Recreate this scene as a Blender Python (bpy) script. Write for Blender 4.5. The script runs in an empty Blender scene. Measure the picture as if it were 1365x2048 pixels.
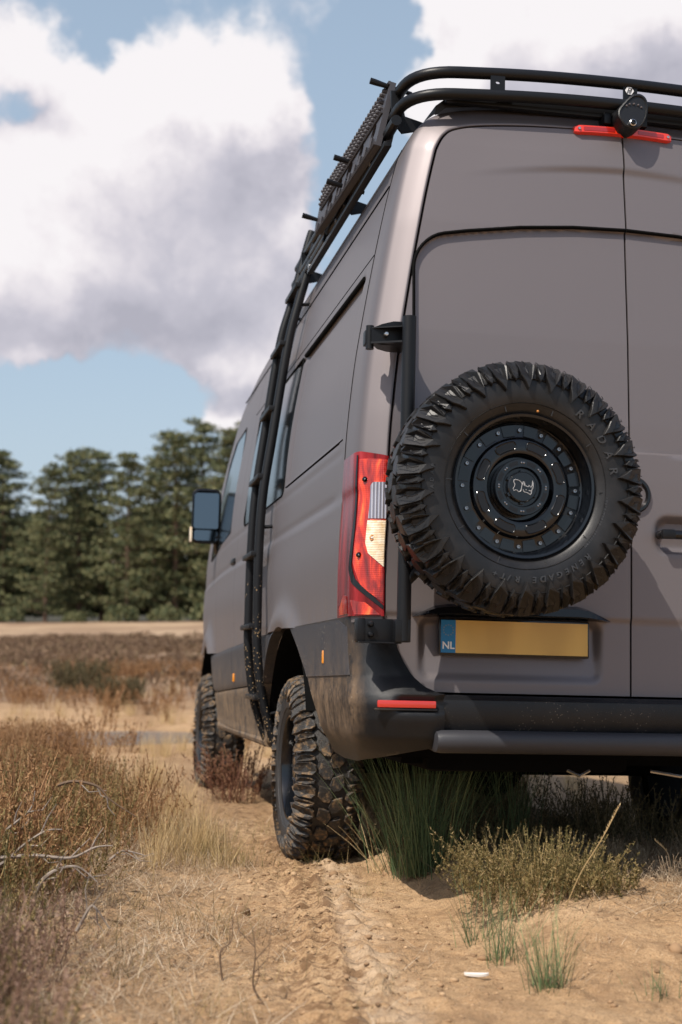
import bpy, bmesh, math, random
import numpy as np
from mathutils import Vector, Matrix, Quaternion
from mathutils import noise as mnoise
rnd = random.Random(7)
nrs = np.random.RandomState(11)
S = bpy.context.scene
COL = S.collection
PI = math.pi

# ------------------------------------------------------------------ camera
CAM_H = 1.0554
PITCH = math.radians(4.325)
cam_d = bpy.data.cameras.new('camera')
cam = bpy.data.objects.new('camera', cam_d); COL.objects.link(cam)
cam.location = (0, 0, CAM_H)
cam.rotation_euler = (PI / 2 + PITCH, 0, 0)
cam_d.sensor_fit = 'VERTICAL'; cam_d.sensor_height = 36; cam_d.lens = 48.34
cam_d.clip_start = 0.05; cam_d.clip_end = 3000
cam_d.dof.use_dof = True; cam_d.dof.focus_distance = 4.95; cam_d.dof.aperture_fstop = 2.8
S.camera = cam

# the van stands nose-down and slightly rolled on the sandy track
V2W = np.array([[0.98136, -0.19062, 0.02423], [0.18964, 0.98098, 0.04055], [-0.0315, -0.0352, 0.99888]])
VO = np.array([0.98297, 4.74375, 0.02797])
GA, GB, GC = -0.024258, -0.040594, 0.244384          # plane of the track under the van
def v2w(p): return V2W @ np.array(p, float) + VO

# ------------------------------------------------------------------ sun and sky
SUN_V = np.array([.49, .43, -.80]); SUN_V /= np.linalg.norm(SUN_V)
SUN_W = V2W @ SUN_V
sun_d = bpy.data.lights.new('sun', 'SUN'); sun = bpy.data.objects.new('sun', sun_d); COL.objects.link(sun)
sun_d.energy = 5.0; sun_d.angle = math.radians(0.53); sun_d.color = (1.0, .93, .83)
sun.rotation_euler = Vector(SUN_W).to_track_quat('-Z', 'Y').to_euler()
to_sun = -SUN_W
SUN_EL = math.asin(to_sun[2]); SUN_AZ = math.atan2(to_sun[0], to_sun[1])

S.view_settings.view_transform = 'Standard'; S.view_settings.look = 'None'
S.view_settings.exposure = 0.0; S.view_settings.gamma = 1.0
S.view_settings.use_curve_mapping = False

# ------------------------------------------------------------------ node helpers
class NT:
    def __init__(s, tree): s.t = tree; s.n = tree.nodes; s.l = tree.links
    def new(s, typ, **kw):
        nd = s.n.new(typ)
        for k, v in kw.items(): setattr(nd, k, v)
        return nd
    def put(s, sock, v):
        if v is None: return
        if hasattr(v, 'is_output') or isinstance(v, bpy.types.NodeSocket): s.l.new(v, sock)
        else:
            if isinstance(v, (tuple, list)) and len(v) == 3 and sock.type == 'RGBA': v = (*v, 1)
            sock.default_value = v
    def math(s, op, a, b=None, c=None, clamp=False):
        nd = s.new('ShaderNodeMath', operation=op); nd.use_clamp = clamp
        s.put(nd.inputs[0], a); s.put(nd.inputs[1], b); s.put(nd.inputs[2], c)
        return nd.outputs[0]
    def vmath(s, op, a, b=None, scale=None):
        nd = s.new('ShaderNodeVectorMath', operation=op)
        s.put(nd.inputs[0], a); s.put(nd.inputs[1], b)
        if scale is not None: s.put(nd.inputs[3], scale)
        return nd.outputs['Value'] if op in ('LENGTH', 'DISTANCE', 'DOT_PRODUCT') else nd.outputs[0]
    def noise(s, vec, scale, detail=4, rough=.5, dist=0.0, out=0):
        nd = s.new('ShaderNodeTexNoise'); s.put(nd.inputs['Vector'], vec)
        nd.inputs['Scale'].default_value = scale; nd.inputs['Detail'].default_value = detail
        nd.inputs['Roughness'].default_value = rough; nd.inputs['Distortion'].default_value = dist
        return nd.outputs[out]
    def vor(s, vec, scale, out='Distance', feature='F1', rand=1.0):
        nd = s.new('ShaderNodeTexVoronoi', feature=feature); s.put(nd.inputs['Vector'], vec)
        nd.inputs['Scale'].default_value = scale; nd.inputs['Randomness'].default_value = rand
        return nd.outputs[out]
    def ramp(s, fac, pts, interp='LINEAR'):
        nd = s.new('ShaderNodeValToRGB'); cr = nd.color_ramp; cr.interpolation = interp
        while len(cr.elements) < len(pts): cr.elements.new(.5)
        for e, (p, c) in zip(cr.elements, pts):
            e.position = p; e.color = (*c, 1) if len(c) == 3 else c
        s.put(nd.inputs[0], fac); return nd.outputs[0]
    def ss(s, x, a, b, lo=0.0, hi=1.0):
        nd = s.new('ShaderNodeMapRange', interpolation_type='SMOOTHSTEP')
        s.put(nd.inputs[0], x)
        for i, v in zip((1, 2, 3, 4), (a, b, lo, hi)): nd.inputs[i].default_value = v
        return nd.outputs[0]
    def mix(s, f, a, b, blend='MIX'):
        nd = s.new('ShaderNodeMix', data_type='RGBA', blend_type=blend)
        s.put(nd.inputs[0], f); s.put(nd.inputs[6], a); s.put(nd.inputs[7], b); return nd.outputs[2]
    def xyz(s, v):
        nd = s.new('ShaderNodeSeparateXYZ'); s.put(nd.inputs[0], v); return nd.outputs
    def bump(s, h, strength=.3, dist=.01, normal=None):
        nd = s.new('ShaderNodeBump'); s.put(nd.inputs['Height'], h)
        nd.inputs['Strength'].default_value = strength; nd.inputs['Distance'].default_value = dist
        s.put(nd.inputs['Normal'], normal); return nd.outputs[0]

def mat(name, base=(.5, .5, .5), rough=.5, metal=0.0, build=None, **kw):
    m = bpy.data.materials.new(name); m.use_nodes = True
    t = NT(m.node_tree); b = m.node_tree.nodes['Principled BSDF']
    b.inputs['Base Color'].default_value = (*base, 1); b.inputs['Roughness'].default_value = rough
    b.inputs['Metallic'].default_value = metal
    for k, v in kw.items(): b.inputs[k.replace('_', ' ')].default_value = v
    if build: build(t, b)
    return m

# ------------------------------------------------------------------ world: Nishita sky + cumulus
W = bpy.data.worlds.new('World'); S.world = W; W.use_nodes = True
wt = NT(W.node_tree); wt.n.clear()
out = wt.new('ShaderNodeOutputWorld'); bg = wt.new('ShaderNodeBackground'); wt.l.new(bg.outputs[0], out.inputs[0])
sky = wt.new('ShaderNodeTexSky', sky_type='NISHITA'); sky.sun_disc = False
sky.sun_elevation = SUN_EL; sky.sun_rotation = SUN_AZ; sky.altitude = 20; sky.air_density = 1.0; sky.dust_density = 2.0; sky.ozone_density = 1.6
SKY_K = .15
def cloud_group():
    g = bpy.data.node_groups.new('cloud_density', 'ShaderNodeTree')
    g.interface.new_socket('P', in_out='INPUT', socket_type='NodeSocketVector')
    g.interface.new_socket('D', in_out='OUTPUT', socket_type='NodeSocketFloat')
    t = NT(g); gi = t.new('NodeGroupInput'); go = t.new('NodeGroupOutput'); P = gi.outputs[0]
    warp = t.noise(P, 8, 6, .6, 0, 1)
    w2 = t.vmath('SCALE', t.vmath('SUBTRACT', warp, (.5, .5, .5)), None, .115)
    Q = t.vmath('ADD', P, w2)
    n1 = t.math('ADD', t.math('MULTIPLY', t.noise(Q, 7.5, 8, .60), .86), t.math('MULTIPLY', t.noise(Q, 26, 6, .65), .14))
    n0 = t.noise(Q, 2.3, 3, .5)
    q = t.xyz(Q)
    acc = None
    # (azimuth, elevation, radius az, radius el, weight): the cumulus banks over the heath
    for (u, v, ru, rv, w) in [(250, 330, 330, 215, .5), (470, 400, 190, 215, .42), (120, 560, 320, 160, .5), (440, 590, 200, 80, .3), (60, 110, 150, 45, .30), (330, 120, 170, 90, .22), (215, 95, 90, 45, -.40), (60, 215, 80, 30, -.22),
                              (450, 190, 130, 120, .35), (1100, 60, 330, 170, .55), (1280, 160, 300, 160, .45), (930, 110, 110, 85, .25), (450, 735, 170, 62, .60), (610, 690, 130, 130, .35),
                              (500, 850, 110, 45, .62), (420, 860, 60, 30, .2), (90, 735, 100, 22, .2), (690, 20, 110, 45, .22), (60, 40, 120, 35, .1),
                              (590, 250, 60, 130, -.12), (720, 260, 100, 260, -.62), (760, 90, 110, 60, -.5), (140, 850, 400, 95, -.40), (640, 560, 90, 60, -.25), (250, 30, 180, 40, -.16)]:
        a0 = math.atan2(u - 682.5, 2750); e0 = math.atan2(1024 - v, 2750) + PITCH
        dx = t.math('DIVIDE', t.math('SUBTRACT', q[0], a0), ru / 2750); dy = t.math('DIVIDE', t.math('SUBTRACT', q[1], e0), rv / 2750)
        r2 = t.math('ADD', t.math('MULTIPLY', dx, dx), t.math('MULTIPLY', dy, dy))
        e = t.math('MULTIPLY', t.math('EXPONENT', t.math('MULTIPLY', r2, -1.0)), w)
        acc = e if acc is None else t.math('ADD', acc, e)
    d = t.math('ADD', t.math('MULTIPLY', n1, 1.0), t.math('MULTIPLY', n0, .55))
    d = t.math('ADD', d, acc)
    t.l.new(d, go.inputs[0]); return g
CG = cloud_group()
tc = wt.new('ShaderNodeTexCoord'); d = wt.xyz(tc.outputs['Generated'])
az = wt.math('ARCTAN2', d[0], d[1]); el = wt.math('ARCSINE', d[2])
cmb = wt.new('ShaderNodeCombineXYZ'); wt.l.new(az, cmb.inputs[0]); wt.l.new(el, cmb.inputs[1])
def dens(P):
    g = wt.new('ShaderNodeGroup'); g.node_tree = CG; wt.l.new(P, g.inputs[0]); return g.outputs[0]
D0 = dens(cmb.outputs[0])
D1 = dens(wt.vmath('ADD', cmb.outputs[0], (-.016, .034, 0)))
cover = wt.ss(D0, .80, 1.02)
# sides facing the sun are white, thick bases are lilac grey
lit = wt.math('SUBTRACT', D0, D1)
thick = wt.ss(D0, 1.0, 1.75)
shade = wt.math('ADD', wt.math('MULTIPLY', lit, 1.9), wt.math('SUBTRACT', .80, wt.math('MULTIPLY', thick, .42)), clamp=True)
ccol = wt.ramp(shade, [(0.0, (.45, .44, .51)), (.36, (.58, .56, .63)), (.60, (.74, .70, .75)), (.85, (.92, .87, .89)), (1.0, (.97, .93, .94))])
hor = wt.ss(el, -.02, .24)
skyc = wt.vmath('SCALE', sky.outputs[0], None, SKY_K)
# thin bright haze low over the horizon
skyc = wt.mix(wt.math('MULTIPLY', wt.math('SUBTRACT', 1.0, hor), .85), skyc, (.62, .69, .76))
skyc = wt.mix(wt.ss(el, .95, .30, .0, .62), skyc, (.49, .61, .72))
above = wt.ss(el, -.01, .03)
fin = wt.mix(wt.math('MULTIPLY', cover, wt.math('MULTIPLY', above, .96)), skyc, ccol)
wt.l.new(fin, bg.inputs[0]); bg.inputs[1].default_value = 1.0

# ------------------------------------------------------------------ mesh helpers
def link(name, me, parent=None, m=None, label=None, cat=None, group=None, kind=None):
    o = bpy.data.objects.new(name, me); COL.objects.link(o)
    if parent is not None: o.parent = parent
    if m is not None and me is not None and hasattr(me, 'materials') and len(me.materials) == 0: me.materials.append(m)
    tag(o, label, cat, group, kind); return o
def tag(o, label=None, cat=None, group=None, kind=None):
    if label: o['label'] = label
    if cat: o['category'] = cat
    if group: o['group'] = group
    if kind: o['kind'] = kind
    return o
def empty(name, loc=(0, 0, 0), rz=0, **kw):
    o = bpy.data.objects.new(name, None); COL.objects.link(o); o.location = loc; o.rotation_euler = (0, 0, rz)
    o.empty_display_size = .1
    return tag(o, **kw)
def mk(name, v, f, smooth=True, ang=35):
    me = bpy.data.meshes.new(name); me.from_pydata([tuple(map(float, p)) for p in v], [], [tuple(int(i) for i in q) for q in f])
    me.update()
    if smooth:
        me.polygons.foreach_set('use_smooth', [True] * len(me.polygons))
        if ang: me.set_sharp_from_angle(angle=math.radians(ang))
    return me
def mk_np(name, v, f, smooth=False):
    """v (n,3), f (m,k) with k = 3 or 4"""
    v = np.asarray(v, np.float32); f = np.asarray(f, np.int32); me = bpy.data.meshes.new(name)
    me.vertices.add(len(v)); me.vertices.foreach_set('co', v.ravel())
    k = f.shape[1]; me.loops.add(f.size); me.loops.foreach_set('vertex_index', f.ravel())
    me.polygons.add(len(f)); me.polygons.foreach_set('loop_start', np.arange(0, f.size, k, dtype=np.int32))
    me.polygons.foreach_set('loop_total', np.full(len(f), k, np.int32))
    if smooth: me.polygons.foreach_set('use_smooth', np.ones(len(f), bool))
    me.update(calc_edges=True); return me
class MB:
    """collects shapes into one mesh"""
    def __init__(s): s.v = []; s.f = []
    def add(s, v, f):
        o = len(s.v); s.v += [tuple(p) for p in v]; s.f += [tuple(i + o for i in q) for q in f]; return s
    def box(s, c, d, rot=None, bev=0.0):
        x, y, z = [k / 2 for k in d]
        if bev <= 0:
            v = [(sx * x, sy * y, sz * z) for sx in (-1, 1) for sy in (-1, 1) for sz in (-1, 1)]
            f = [(0, 1, 3, 2), (4, 6, 7, 5), (0, 4, 5, 1), (2, 3, 7, 6), (0, 2, 6, 4), (1, 5, 7, 3)]
        else:
            bm = bmesh.new(); bmesh.ops.create_cube(bm, size=1.0)
            for q in bm.verts: q.co = Vector((q.co.x * 2 * x, q.co.y * 2 * y, q.co.z * 2 * z))
            bmesh.ops.bevel(bm, geom=list(bm.edges), offset=bev, segments=2, profile=.6, affect='EDGES')
            bm.verts.index_update(); v = [tuple(q.co) for q in bm.verts]; f = [tuple(q.index for q in g.verts) for g in bm.faces]; bm.free()
        R = Matrix.Identity(3) if rot is None else rot
        v = [tuple(R @ Vector(q) + Vector(c)) for q in v]; return s.add(v, f)
    def tube(s, pts, r, n=12, caps=True, closed=False):
        pts = [Vector(p) for p in pts]; N = len(pts); rr = r if isinstance(r, (list, tuple)) else [r] * N
        T = []
        for i in range(N):
            a = pts[(i - 1) % N] if closed else pts[max(i - 1, 0)]; b = pts[(i + 1) % N] if closed else pts[min(i + 1, N - 1)]
            T.append((b - a).normalized())
        up = Vector((0, 0, 1)) if abs(T[0].z) < .9 else Vector((0, 1, 0)); nx = T[0].cross(up).normalized()
        v = []; f = []
        for i in range(N):
            nx = (nx - T[i] * nx.dot(T[i])).normalized(); ny = T[i].cross(nx)
            for k in range(n):
                a = 2 * PI * k / n; v.append(tuple(pts[i] + (nx * math.cos(a) + ny * math.sin(a)) * rr[i]))
        for i in range(N if closed else N - 1):
            j = (i + 1) % N
            for k in range(n): f.append((i * n + k, i * n + (k + 1) % n, j * n + (k + 1) % n, j * n + k))
        if caps and not closed: f.append(tuple(range(n - 1, -1, -1))); f.append(tuple((N - 1) * n + k for k in range(n)))
        return s.add(v, f)
    def lathe(s, prof, c=(0, 0, 0), axis='y', n=48, caps=True):
        """prof: (radius, height along axis)"""
        v = []; f = []
        for r, h in prof:
            for k in range(n):
                a = 2 * PI * k / n; p = (r * math.cos(a), h, r * math.sin(a))
                if axis == 'z': p = (p[0], p[2], p[1])
                if axis == 'x': p = (p[1], p[0], p[2])
                v.append((p[0] + c[0], p[1] + c[1], p[2] + c[2]))
        for i in range(len(prof) - 1):
            for k in range(n): f.append((i * n + k, i * n + (k + 1) % n, (i + 1) * n + (k + 1) % n, (i + 1) * n + k))
        if caps: f.append(tuple(range(n))); f.append(tuple((len(prof) - 1) * n + k for k in range(n)))
        return s.add(v, f)
    def prism(s, poly, fn, h0, h1):
        """poly 2D, fn(u, v, h) -> 3D"""
        n = len(poly); v = [fn(a, b, h0) for a, b in poly] + [fn(a, b, h1) for a, b in poly]
        f = [tuple(range(n)), tuple(range(2 * n - 1, n - 1, -1))] + [(i, i + n, (i + 1) % n + n, (i + 1) % n) for i in range(n)]
        return s.add(v, f)
    def obj(s, name, m, parent=None, smooth=True, ang=35, fix=True, **kw):
        me = mk(name, s.v, s.f, False)
        if fix:
            bm = bmesh.new(); bm.from_mesh(me); bmesh.ops.recalc_face_normals(bm, faces=bm.faces); bm.to_mesh(me); bm.free()
        if smooth:
            me.polygons.foreach_set('use_smooth', [True] * len(me.polygons)); me.set_sharp_from_angle(angle=math.radians(ang))
        return link(name, me, parent, m, **kw)
def fillet(pts, r, n=6):
    pts = [Vector(p) for p in pts]; out_ = [pts[0]]
    for i in range(1, len(pts) - 1):
        a, b, c = pts[i - 1], pts[i], pts[i + 1]; ri = r[i] if isinstance(r, (list, tuple)) else r
        u = (a - b); w = (c - b); k = min(ri, u.length * .48, w.length * .48)
        p0 = b + u.normalized() * k; p1 = b + w.normalized() * k
        for j in range(n + 1):
            t = j / n; out_.append((1 - t) ** 2 * p0 + 2 * t * (1 - t) * b + t * t * p1)
    out_.append(pts[-1]); return out_
def sstep(x, a, b):
    t = np.clip((np.asarray(x, float) - a) / (b - a), 0, 1); return t * t * (3 - 2 * t)
def seg_dist(P, poly):
    """distance and nearest point from P (n,2) to closed polyline"""
    A = poly; B = np.roll(poly, -1, 0); best = np.full(len(P), 1e9); near = np.zeros_like(P)
    for a, b in zip(A, B):
        ab = b - a; L = ab @ ab
        if L < 1e-14: continue
        t = np.clip(((P - a) @ ab) / L, 0, 1); q = a + t[:, None] * ab; dd = np.hypot(*(P - q).T)
        m = dd < best; best[m] = dd[m]; near[m] = q[m]
    return best, near
def inside(P, poly):
    x, y = P.T; r = np.zeros(len(P), bool); A = poly; B = np.roll(poly, -1, 0)
    for (x0, y0), (x1, y1) in zip(A, B):
        if y0 == y1: continue
        c = ((y0 > y) != (y1 > y)) & (x < (x1 - x0) * (y - y0) / (y1 - y0) + x0); r ^= c
    return r
def panel(name, poly, fn, res, m, parent, depth=0.0, dvec=None, holes=(), **kw):
    """a pressed sheet: grid clipped to poly (2D), lifted by fn(U,V)->(n,3); the rim is turned in along dvec"""
    poly = np.array(poly, float); lo = poly.min(0); hi = poly.max(0)
    rx, ry = res if isinstance(res, (tuple, list)) else (res, res)
    nx = max(2, int(math.ceil((hi[0] - lo[0]) / rx)) + 1); ny = max(2, int(math.ceil((hi[1] - lo[1]) / ry)) + 1)
    gx = np.linspace(lo[0], hi[0], nx); gy = np.linspace(lo[1], hi[1], ny)
    X, Y = np.meshgrid(gx, gy); P = np.stack([X.ravel(), Y.ravel()], 1)
    sx = gx[1] - gx[0]; sy = gy[1] - gy[0]; sc = np.array([1, sx / sy])
    ok = np.ones(len(P), bool)
    for pl, ins in [(poly, True)] + [(np.array(h, float), False) for h in holes]:
        ind = inside(P, pl) == ins
        dd, near = seg_dist(P * sc, pl * sc); near = near / sc
        snap = dd < sx * .5
        P[snap] = near[snap]; ok &= (ind | snap)
    idx = np.arange(nx * ny).reshape(ny, nx)
    q = np.stack([idx[:-1, :-1], idx[:-1, 1:], idx[1:, 1:], idx[1:, :-1]], -1).reshape(-1, 4)
    keep = ok[q].all(1); tri = ok[q].sum(1) == 3
    # also keep corner triangles so curved outlines stay clean
    cen = P[q].mean(1)
    F = [tuple(r) for r in q[keep]]
    for r in q[tri]: F.append(tuple(i for i in r if ok[i]))
    V = fn(P[:, 0], P[:, 1])
    used = sorted({i for f in F for i in f}); mp = {i: k for k, i in enumerate(used)}
    V = V[used]; F = [tuple(mp[i] for i in f) for f in F]
    me = mk(name, V, F, False)
    bm = bmesh.new(); bm.from_mesh(me)
    bmesh.ops.remove_doubles(bm, verts=bm.verts, dist=1e-5)
    bmesh.ops.recalc_face_normals(bm, faces=bm.faces)
    if depth:
        be = [e for e in bm.edges if e.is_boundary]
        r = bmesh.ops.extrude_edge_only(bm, edges=be); vs = [g for g in r['geom'] if isinstance(g, bmesh.types.BMVert)]
        dv = Vector(dvec) * depth
        for g in vs: g.co += dv
    for f_ in bm.faces: f_.smooth = True
    bm.to_mesh(me); bm.free(); me.set_sharp_from_angle(angle=math.radians(40))
    return link(name, me, parent, m, **kw)
def rrect(x0, z0, x1, z1, r, n=6):
    o = []
    for cx_, cz_, a0 in ((x1 - r, z1 - r, 0), (x0 + r, z1 - r, PI / 2), (x0 + r, z0 + r, PI), (x1 - r, z0 + r, 1.5 * PI)):
        for i in range(n + 1):
            a = a0 + PI / 2 * i / n; o.append((cx_ + r * math.cos(a), cz_ + r * math.sin(a)))
    return o

# ------------------------------------------------------------------ materials of the van
def dusty(base, dust=(.30, .20, .11), top=.95, bottom=.45, speck=True, amount=1.0, xa=-.80, xb=-.93):
    def b_(t, b):
        o = t.new('ShaderNodeTexCoord').outputs['Object']; q = t.xyz(o)
        st = t.vmath('MULTIPLY', o, (15, 11, 6.0)); n = t.noise(st, 1.0, 7, .72); n2 = t.noise(o, 48, 5, .7)
        low = t.ss(q[2], top, bottom)
        side = t.ss(t.math('ADD', q[0], t.math('MULTIPLY', t.math('SUBTRACT', n2, .5), .06)), xa, xb)
        m = t.math('MULTIPLY', t.math('MULTIPLY', low, side), t.ss(t.math('ADD', t.math('MULTIPLY', n, .6), t.math('MULTIPLY', n2, .4)), .36, .66))
        m = t.math('MULTIPLY', m, amount)
        col = t.mix(m, base, dust)
        rough = t.math('ADD', b.inputs['Roughness'].default_value, t.math('MULTIPLY', m, .35))
        if speck:
            v = t.vor(t.vmath('MULTIPLY', o, (1, .8, 1.2)), 48)
            dens_ = t.noise(o, 3.1, 3, .6)
            s_ = t.math('MULTIPLY', t.ss(v, .16, .10), t.math('MULTIPLY', t.ss(dens_, .50, .66), t.ss(q[2], 1.55, 1.0)))
            s_ = t.math('MULTIPLY', s_, side)
            col = t.mix(s_, col, (.42, .36, .28))
        t.l.new(col, b.inputs['Base Color']); t.l.new(rough, b.inputs['Roughness'])
    return b_
def paint_b(t, b):
    dusty((.203, .181, .186), top=1.25, bottom=.6, amount=.55)(t, b)
    o = t.new('ShaderNodeTexCoord').outputs['Object']
    h = t.noise(o, 3.0, 2, .5)
    t.l.new(t.bump(h, .06, .02), b.inputs['Normal'])
PAINT = mat('satin_stone_grey_paint', (.205, .172, .170), .57, .68, paint_b, Specular_IOR_Level=.3, Coat_Weight=.12, Coat_Roughness=.2, Coat_IOR=1.45)
def grain(scale, strength):
    def g(t, b):
        o = t.new('ShaderNodeTexCoord').outputs['Object']
        t.l.new(t.bump(t.noise(o, scale, 3, .7), strength, .002), b.inputs['Normal'])
    return g
def clad_b(t, b):
    dusty((.034, .034, .040), (.20, .14, .09), 1.02, .62, True, .8)(t, b); grain(420, .35)(t, b)
CLAD = mat('grey_plastic_cladding', (.055, .055, .06), .52, 0, clad_b)
def clad2_b(t, b):
    dusty((.04, .035, .032), (.29, .19, .105), 1.3, .62, True, 1.0)(t, b); grain(420, .4)(t, b)
CLADLOW = mat('mud_dusted_plastic', (.06, .06, .06), .55, 0, clad2_b)
def bump_b(t, b):
    dusty((.007, .0075, .009), (.20, .14, .08), .9, .5, False, .5)(t, b); grain(330, .5)(t, b)
    o = t.new('ShaderNodeTexCoord').outputs['Object']; v = t.vor(o, 95); nn = t.noise(o, 5, 4, .6); c0 = b.inputs['Base Color'].links[0].from_socket
    m = t.math('MULTIPLY', t.ss(v, .17, .09), t.ss(nn, .46, .62)); t.l.new(t.mix(m, t.mix(t.math('MULTIPLY', t.ss(nn, .48, .70), .10), c0, (.09, .07, .055)), (.22, .18, .14)), b.inputs['Base Color'])
BUMP = mat('grained_black_plastic', (.02, .02, .023), .40, 0, bump_b, Specular_IOR_Level=.42)
def corner_b(t, b):
    dusty((.007, .0075, .009), (.27, .175, .10), 1.10, .62, True, 1.0, -.93, -.985)(t, b); grain(330, .6)(t, b)
CORNER = mat('mud_spattered_bumper_plastic', (.02, .02, .023), .42, 0, corner_b, Specular_IOR_Level=.42)
BLACK = mat('satin_black_steel', (.006, .0065, .008), .40, 0, grain(600, .12), Specular_IOR_Level=.30)
GLOSS = mat('gloss_black', (.006, .006, .007), .12)
RIMM = mat('gloss_black_alloy', (.004, .005, .007), .13, .0, None, Specular_IOR_Level=.6)
DARK = mat('underbody_black', (.004, .004, .004), .85, 0, None, Specular_IOR_Level=.08)
def mudtube(t, b):
    o = t.new('ShaderNodeTexCoord').outputs['Object']; q = t.xyz(o)
    v = t.vor(o, 75); n = t.noise(o, 9, 3, .6)
    lim = t.ss(q[2], 1.55, .75)
    s_ = t.math('MULTIPLY', t.ss(v, .30, .18), t.ss(t.math('ADD', n, t.math('MULTIPLY', lim, .34)), .70, .80))
    t.l.new(t.mix(s_, (.007, .0075, .009), (.40, .27, .14)), b.inputs['Base Color'])
    t.l.new(t.bump(t.math('MULTIPLY', s_, 1.0), .8, .006), b.inputs['Normal'])
TUBEM = mat('black_tube_with_mud_specks', (.02, .02, .02), .45, 0, mudtube, Specular_IOR_Level=.3)
def rub(t, b):
    o = t.new('ShaderNodeTexCoord').outputs['Object']; n = t.noise(o, 14, 5, .6)
    t.l.new(t.mix(t.ss(n, .35, .75), (.006, .006, .0065), (.018, .0165, .0165)), b.inputs['Base Color'])
    t.l.new(t.bump(t.noise(o, 260, 2, .6), .25, .002), b.inputs['Normal'])
RUBBER = mat('new_tyre_rubber', (.02, .02, .02), .42, 0, rub, Specular_IOR_Level=.45)
def rubm(amount, col=(.34, .215, .105)):
    def b_(t, b):
        g = t.new('ShaderNodeNewGeometry').outputs['Position']; n = t.math('ADD', t.math('MULTIPLY', t.noise(g, 16, 4, .65), .45), t.math('MULTIPLY', t.noise(g, 55, 4, .7), .55))
        m = t.ss(n, 1 - amount - .10, 1 - amount + .08); c2 = t.mix(t.noise(g, 60, 3, .6), col, tuple(k * .72 for k in col))
        t.l.new(t.mix(m, (.028, .025, .023), c2), b.inputs['Base Color'])
        t.l.new(t.math('ADD', t.math('MULTIPLY', m, .4), .5), b.inputs['Roughness'])
        t.l.new(t.bump(t.noise(g, 130, 4, .7), .6, .006), b.inputs['Normal'])
    return b_
MUDLUG = mat('mud_caked_rubber', (.3, .2, .1), .8, 0, rubm(.43, (.31, .195, .10)))
MUDSIDE = mat('dusty_sidewall_rubber', (.05, .05, .05), .6, 0, rubm(.36, (.13, .10, .08)))
def glassb(t, b): pass
GLASS = mat('tinted_window_glass', (.006, .008, .010), .16, 0, None, Specular_IOR_Level=1.0)
MIRG = mat('mirror_glass', (.14, .17, .20), .04, 1.0)
CHROME = mat('bare_metal', (.55, .55, .55), .25, 1.0)
WHITE = mat('white_print', (.8, .8, .8), .5)
def red_b(t, b):
    o = t.new('ShaderNodeTexCoord').outputs['Object']
    n = t.noise(t.vmath('MULTIPLY', o, (1, 1, .28)), 26, 4, .55, .8)
    c = t.ramp(n, [(.30, (.10, .004, .004)), (.46, (.40, .015, .008)), (.60, (.78, .05, .012)), (.74, (.92, .24, .05))])
    t.l.new(c, b.inputs['Base Color'])
    q = t.xyz(o); w = t.math('SINE', t.math('MULTIPLY', q[0], 900)); w2 = t.math('SINE', t.math('MULTIPLY', q[2], 900))
    t.l.new(t.bump(t.math('ADD', w, w2), .22, .001), b.inputs['Normal'])
REDREF = mat('orange_red_reflector', (.8, .06, .02), .28, 0, red_b, Coat_Weight=1.0, Coat_Roughness=.04)
def redd_b(t, b):
    o = t.new('ShaderNodeTexCoord').outputs['Object']; n = t.noise(t.vmath('MULTIPLY', o, (1, 1, .15)), 18, 4, .5, .6)
    t.l.new(t.ramp(n, [(.35, (.08, .003, .004)), (.6, (.26, .012, .014)), (.75, (.42, .035, .04))]), b.inputs['Base Color'])
REDLENS = mat('dark_red_lens', (.3, .02, .02), .22, 0, redd_b, Specular_IOR_Level=.35)
REDPLAIN = mat('red_brake_lens', (.80, .035, .012), .22, 0, None, Coat_Weight=1.0)
REDDARK = mat('red_dark_core', (.38, .012, .012), .2, 0, None, Coat_Weight=1.0)
REFL = mat('red_bumper_reflector', (.55, .03, .02), .18, 0, None, Coat_Weight=1.0)
def clr_b(t, b):
    o = t.new('ShaderNodeTexCoord').outputs['Object']; q = t.xyz(o)
    w = t.math('SINE', t.math('MULTIPLY', q[0], 560))
    t.l.new(t.mix(t.ss(w, -.4, .8), (.24, .23, .28), (.58, .57, .64)), b.inputs['Base Color']); t.l.new(t.bump(w, .6, .002), b.inputs['Normal'])
CLEAR = mat('clear_reversing_lens', (.4, .4, .45), .12, .3, clr_b, Coat_Weight=1.0)
def ind_b(t, b):
    o = t.new('ShaderNodeTexCoord').outputs['Object']; n = t.noise(o, 30, 3, .5)
    q = t.xyz(o); g = t.math('SINE', t.math('MULTIPLY', q[2], 1100))
    t.l.new(t.ramp(n, [(.35, (.80, .58, .34)), (.55, (.92, .80, .62)), (.7, (.95, .62, .35))]), b.inputs['Base Color']); t.l.new(t.bump(g, .4, .001), b.inputs['Normal'])
INDIC = mat('cream_indicator_lens', (.85, .7, .5), .2, 0, ind_b, Coat_Weight=1.0)
AMBER = mat('amber_marker_lens', (.85, .30, .02), .2, 0, None, Coat_Weight=1.0)
def plate_b(t, b):
    o = t.new('ShaderNodeTexCoord').outputs['Object']; n = t.noise(t.vmath('MULTIPLY', o, (1, 1, .35)), 9, 1, .4)
    t.l.new(t.mix(t.ss(n, .35, .7), (.60, .36, .085), (.72, .45, .11)), b.inputs['Base Color'])
PLATE = mat('yellow_plate', (.7, .43, .1), .35, 0, plate_b)
EUBLUE = mat('blue_plate_band', (.0, .17, .40), .35)
STARM = mat('plate_star_print', (.16, .22, .26), .5)
BOARDM = mat('dark_grey_nylon', (.048, .045, .052), .5, 0, grain(300, .2))

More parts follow.
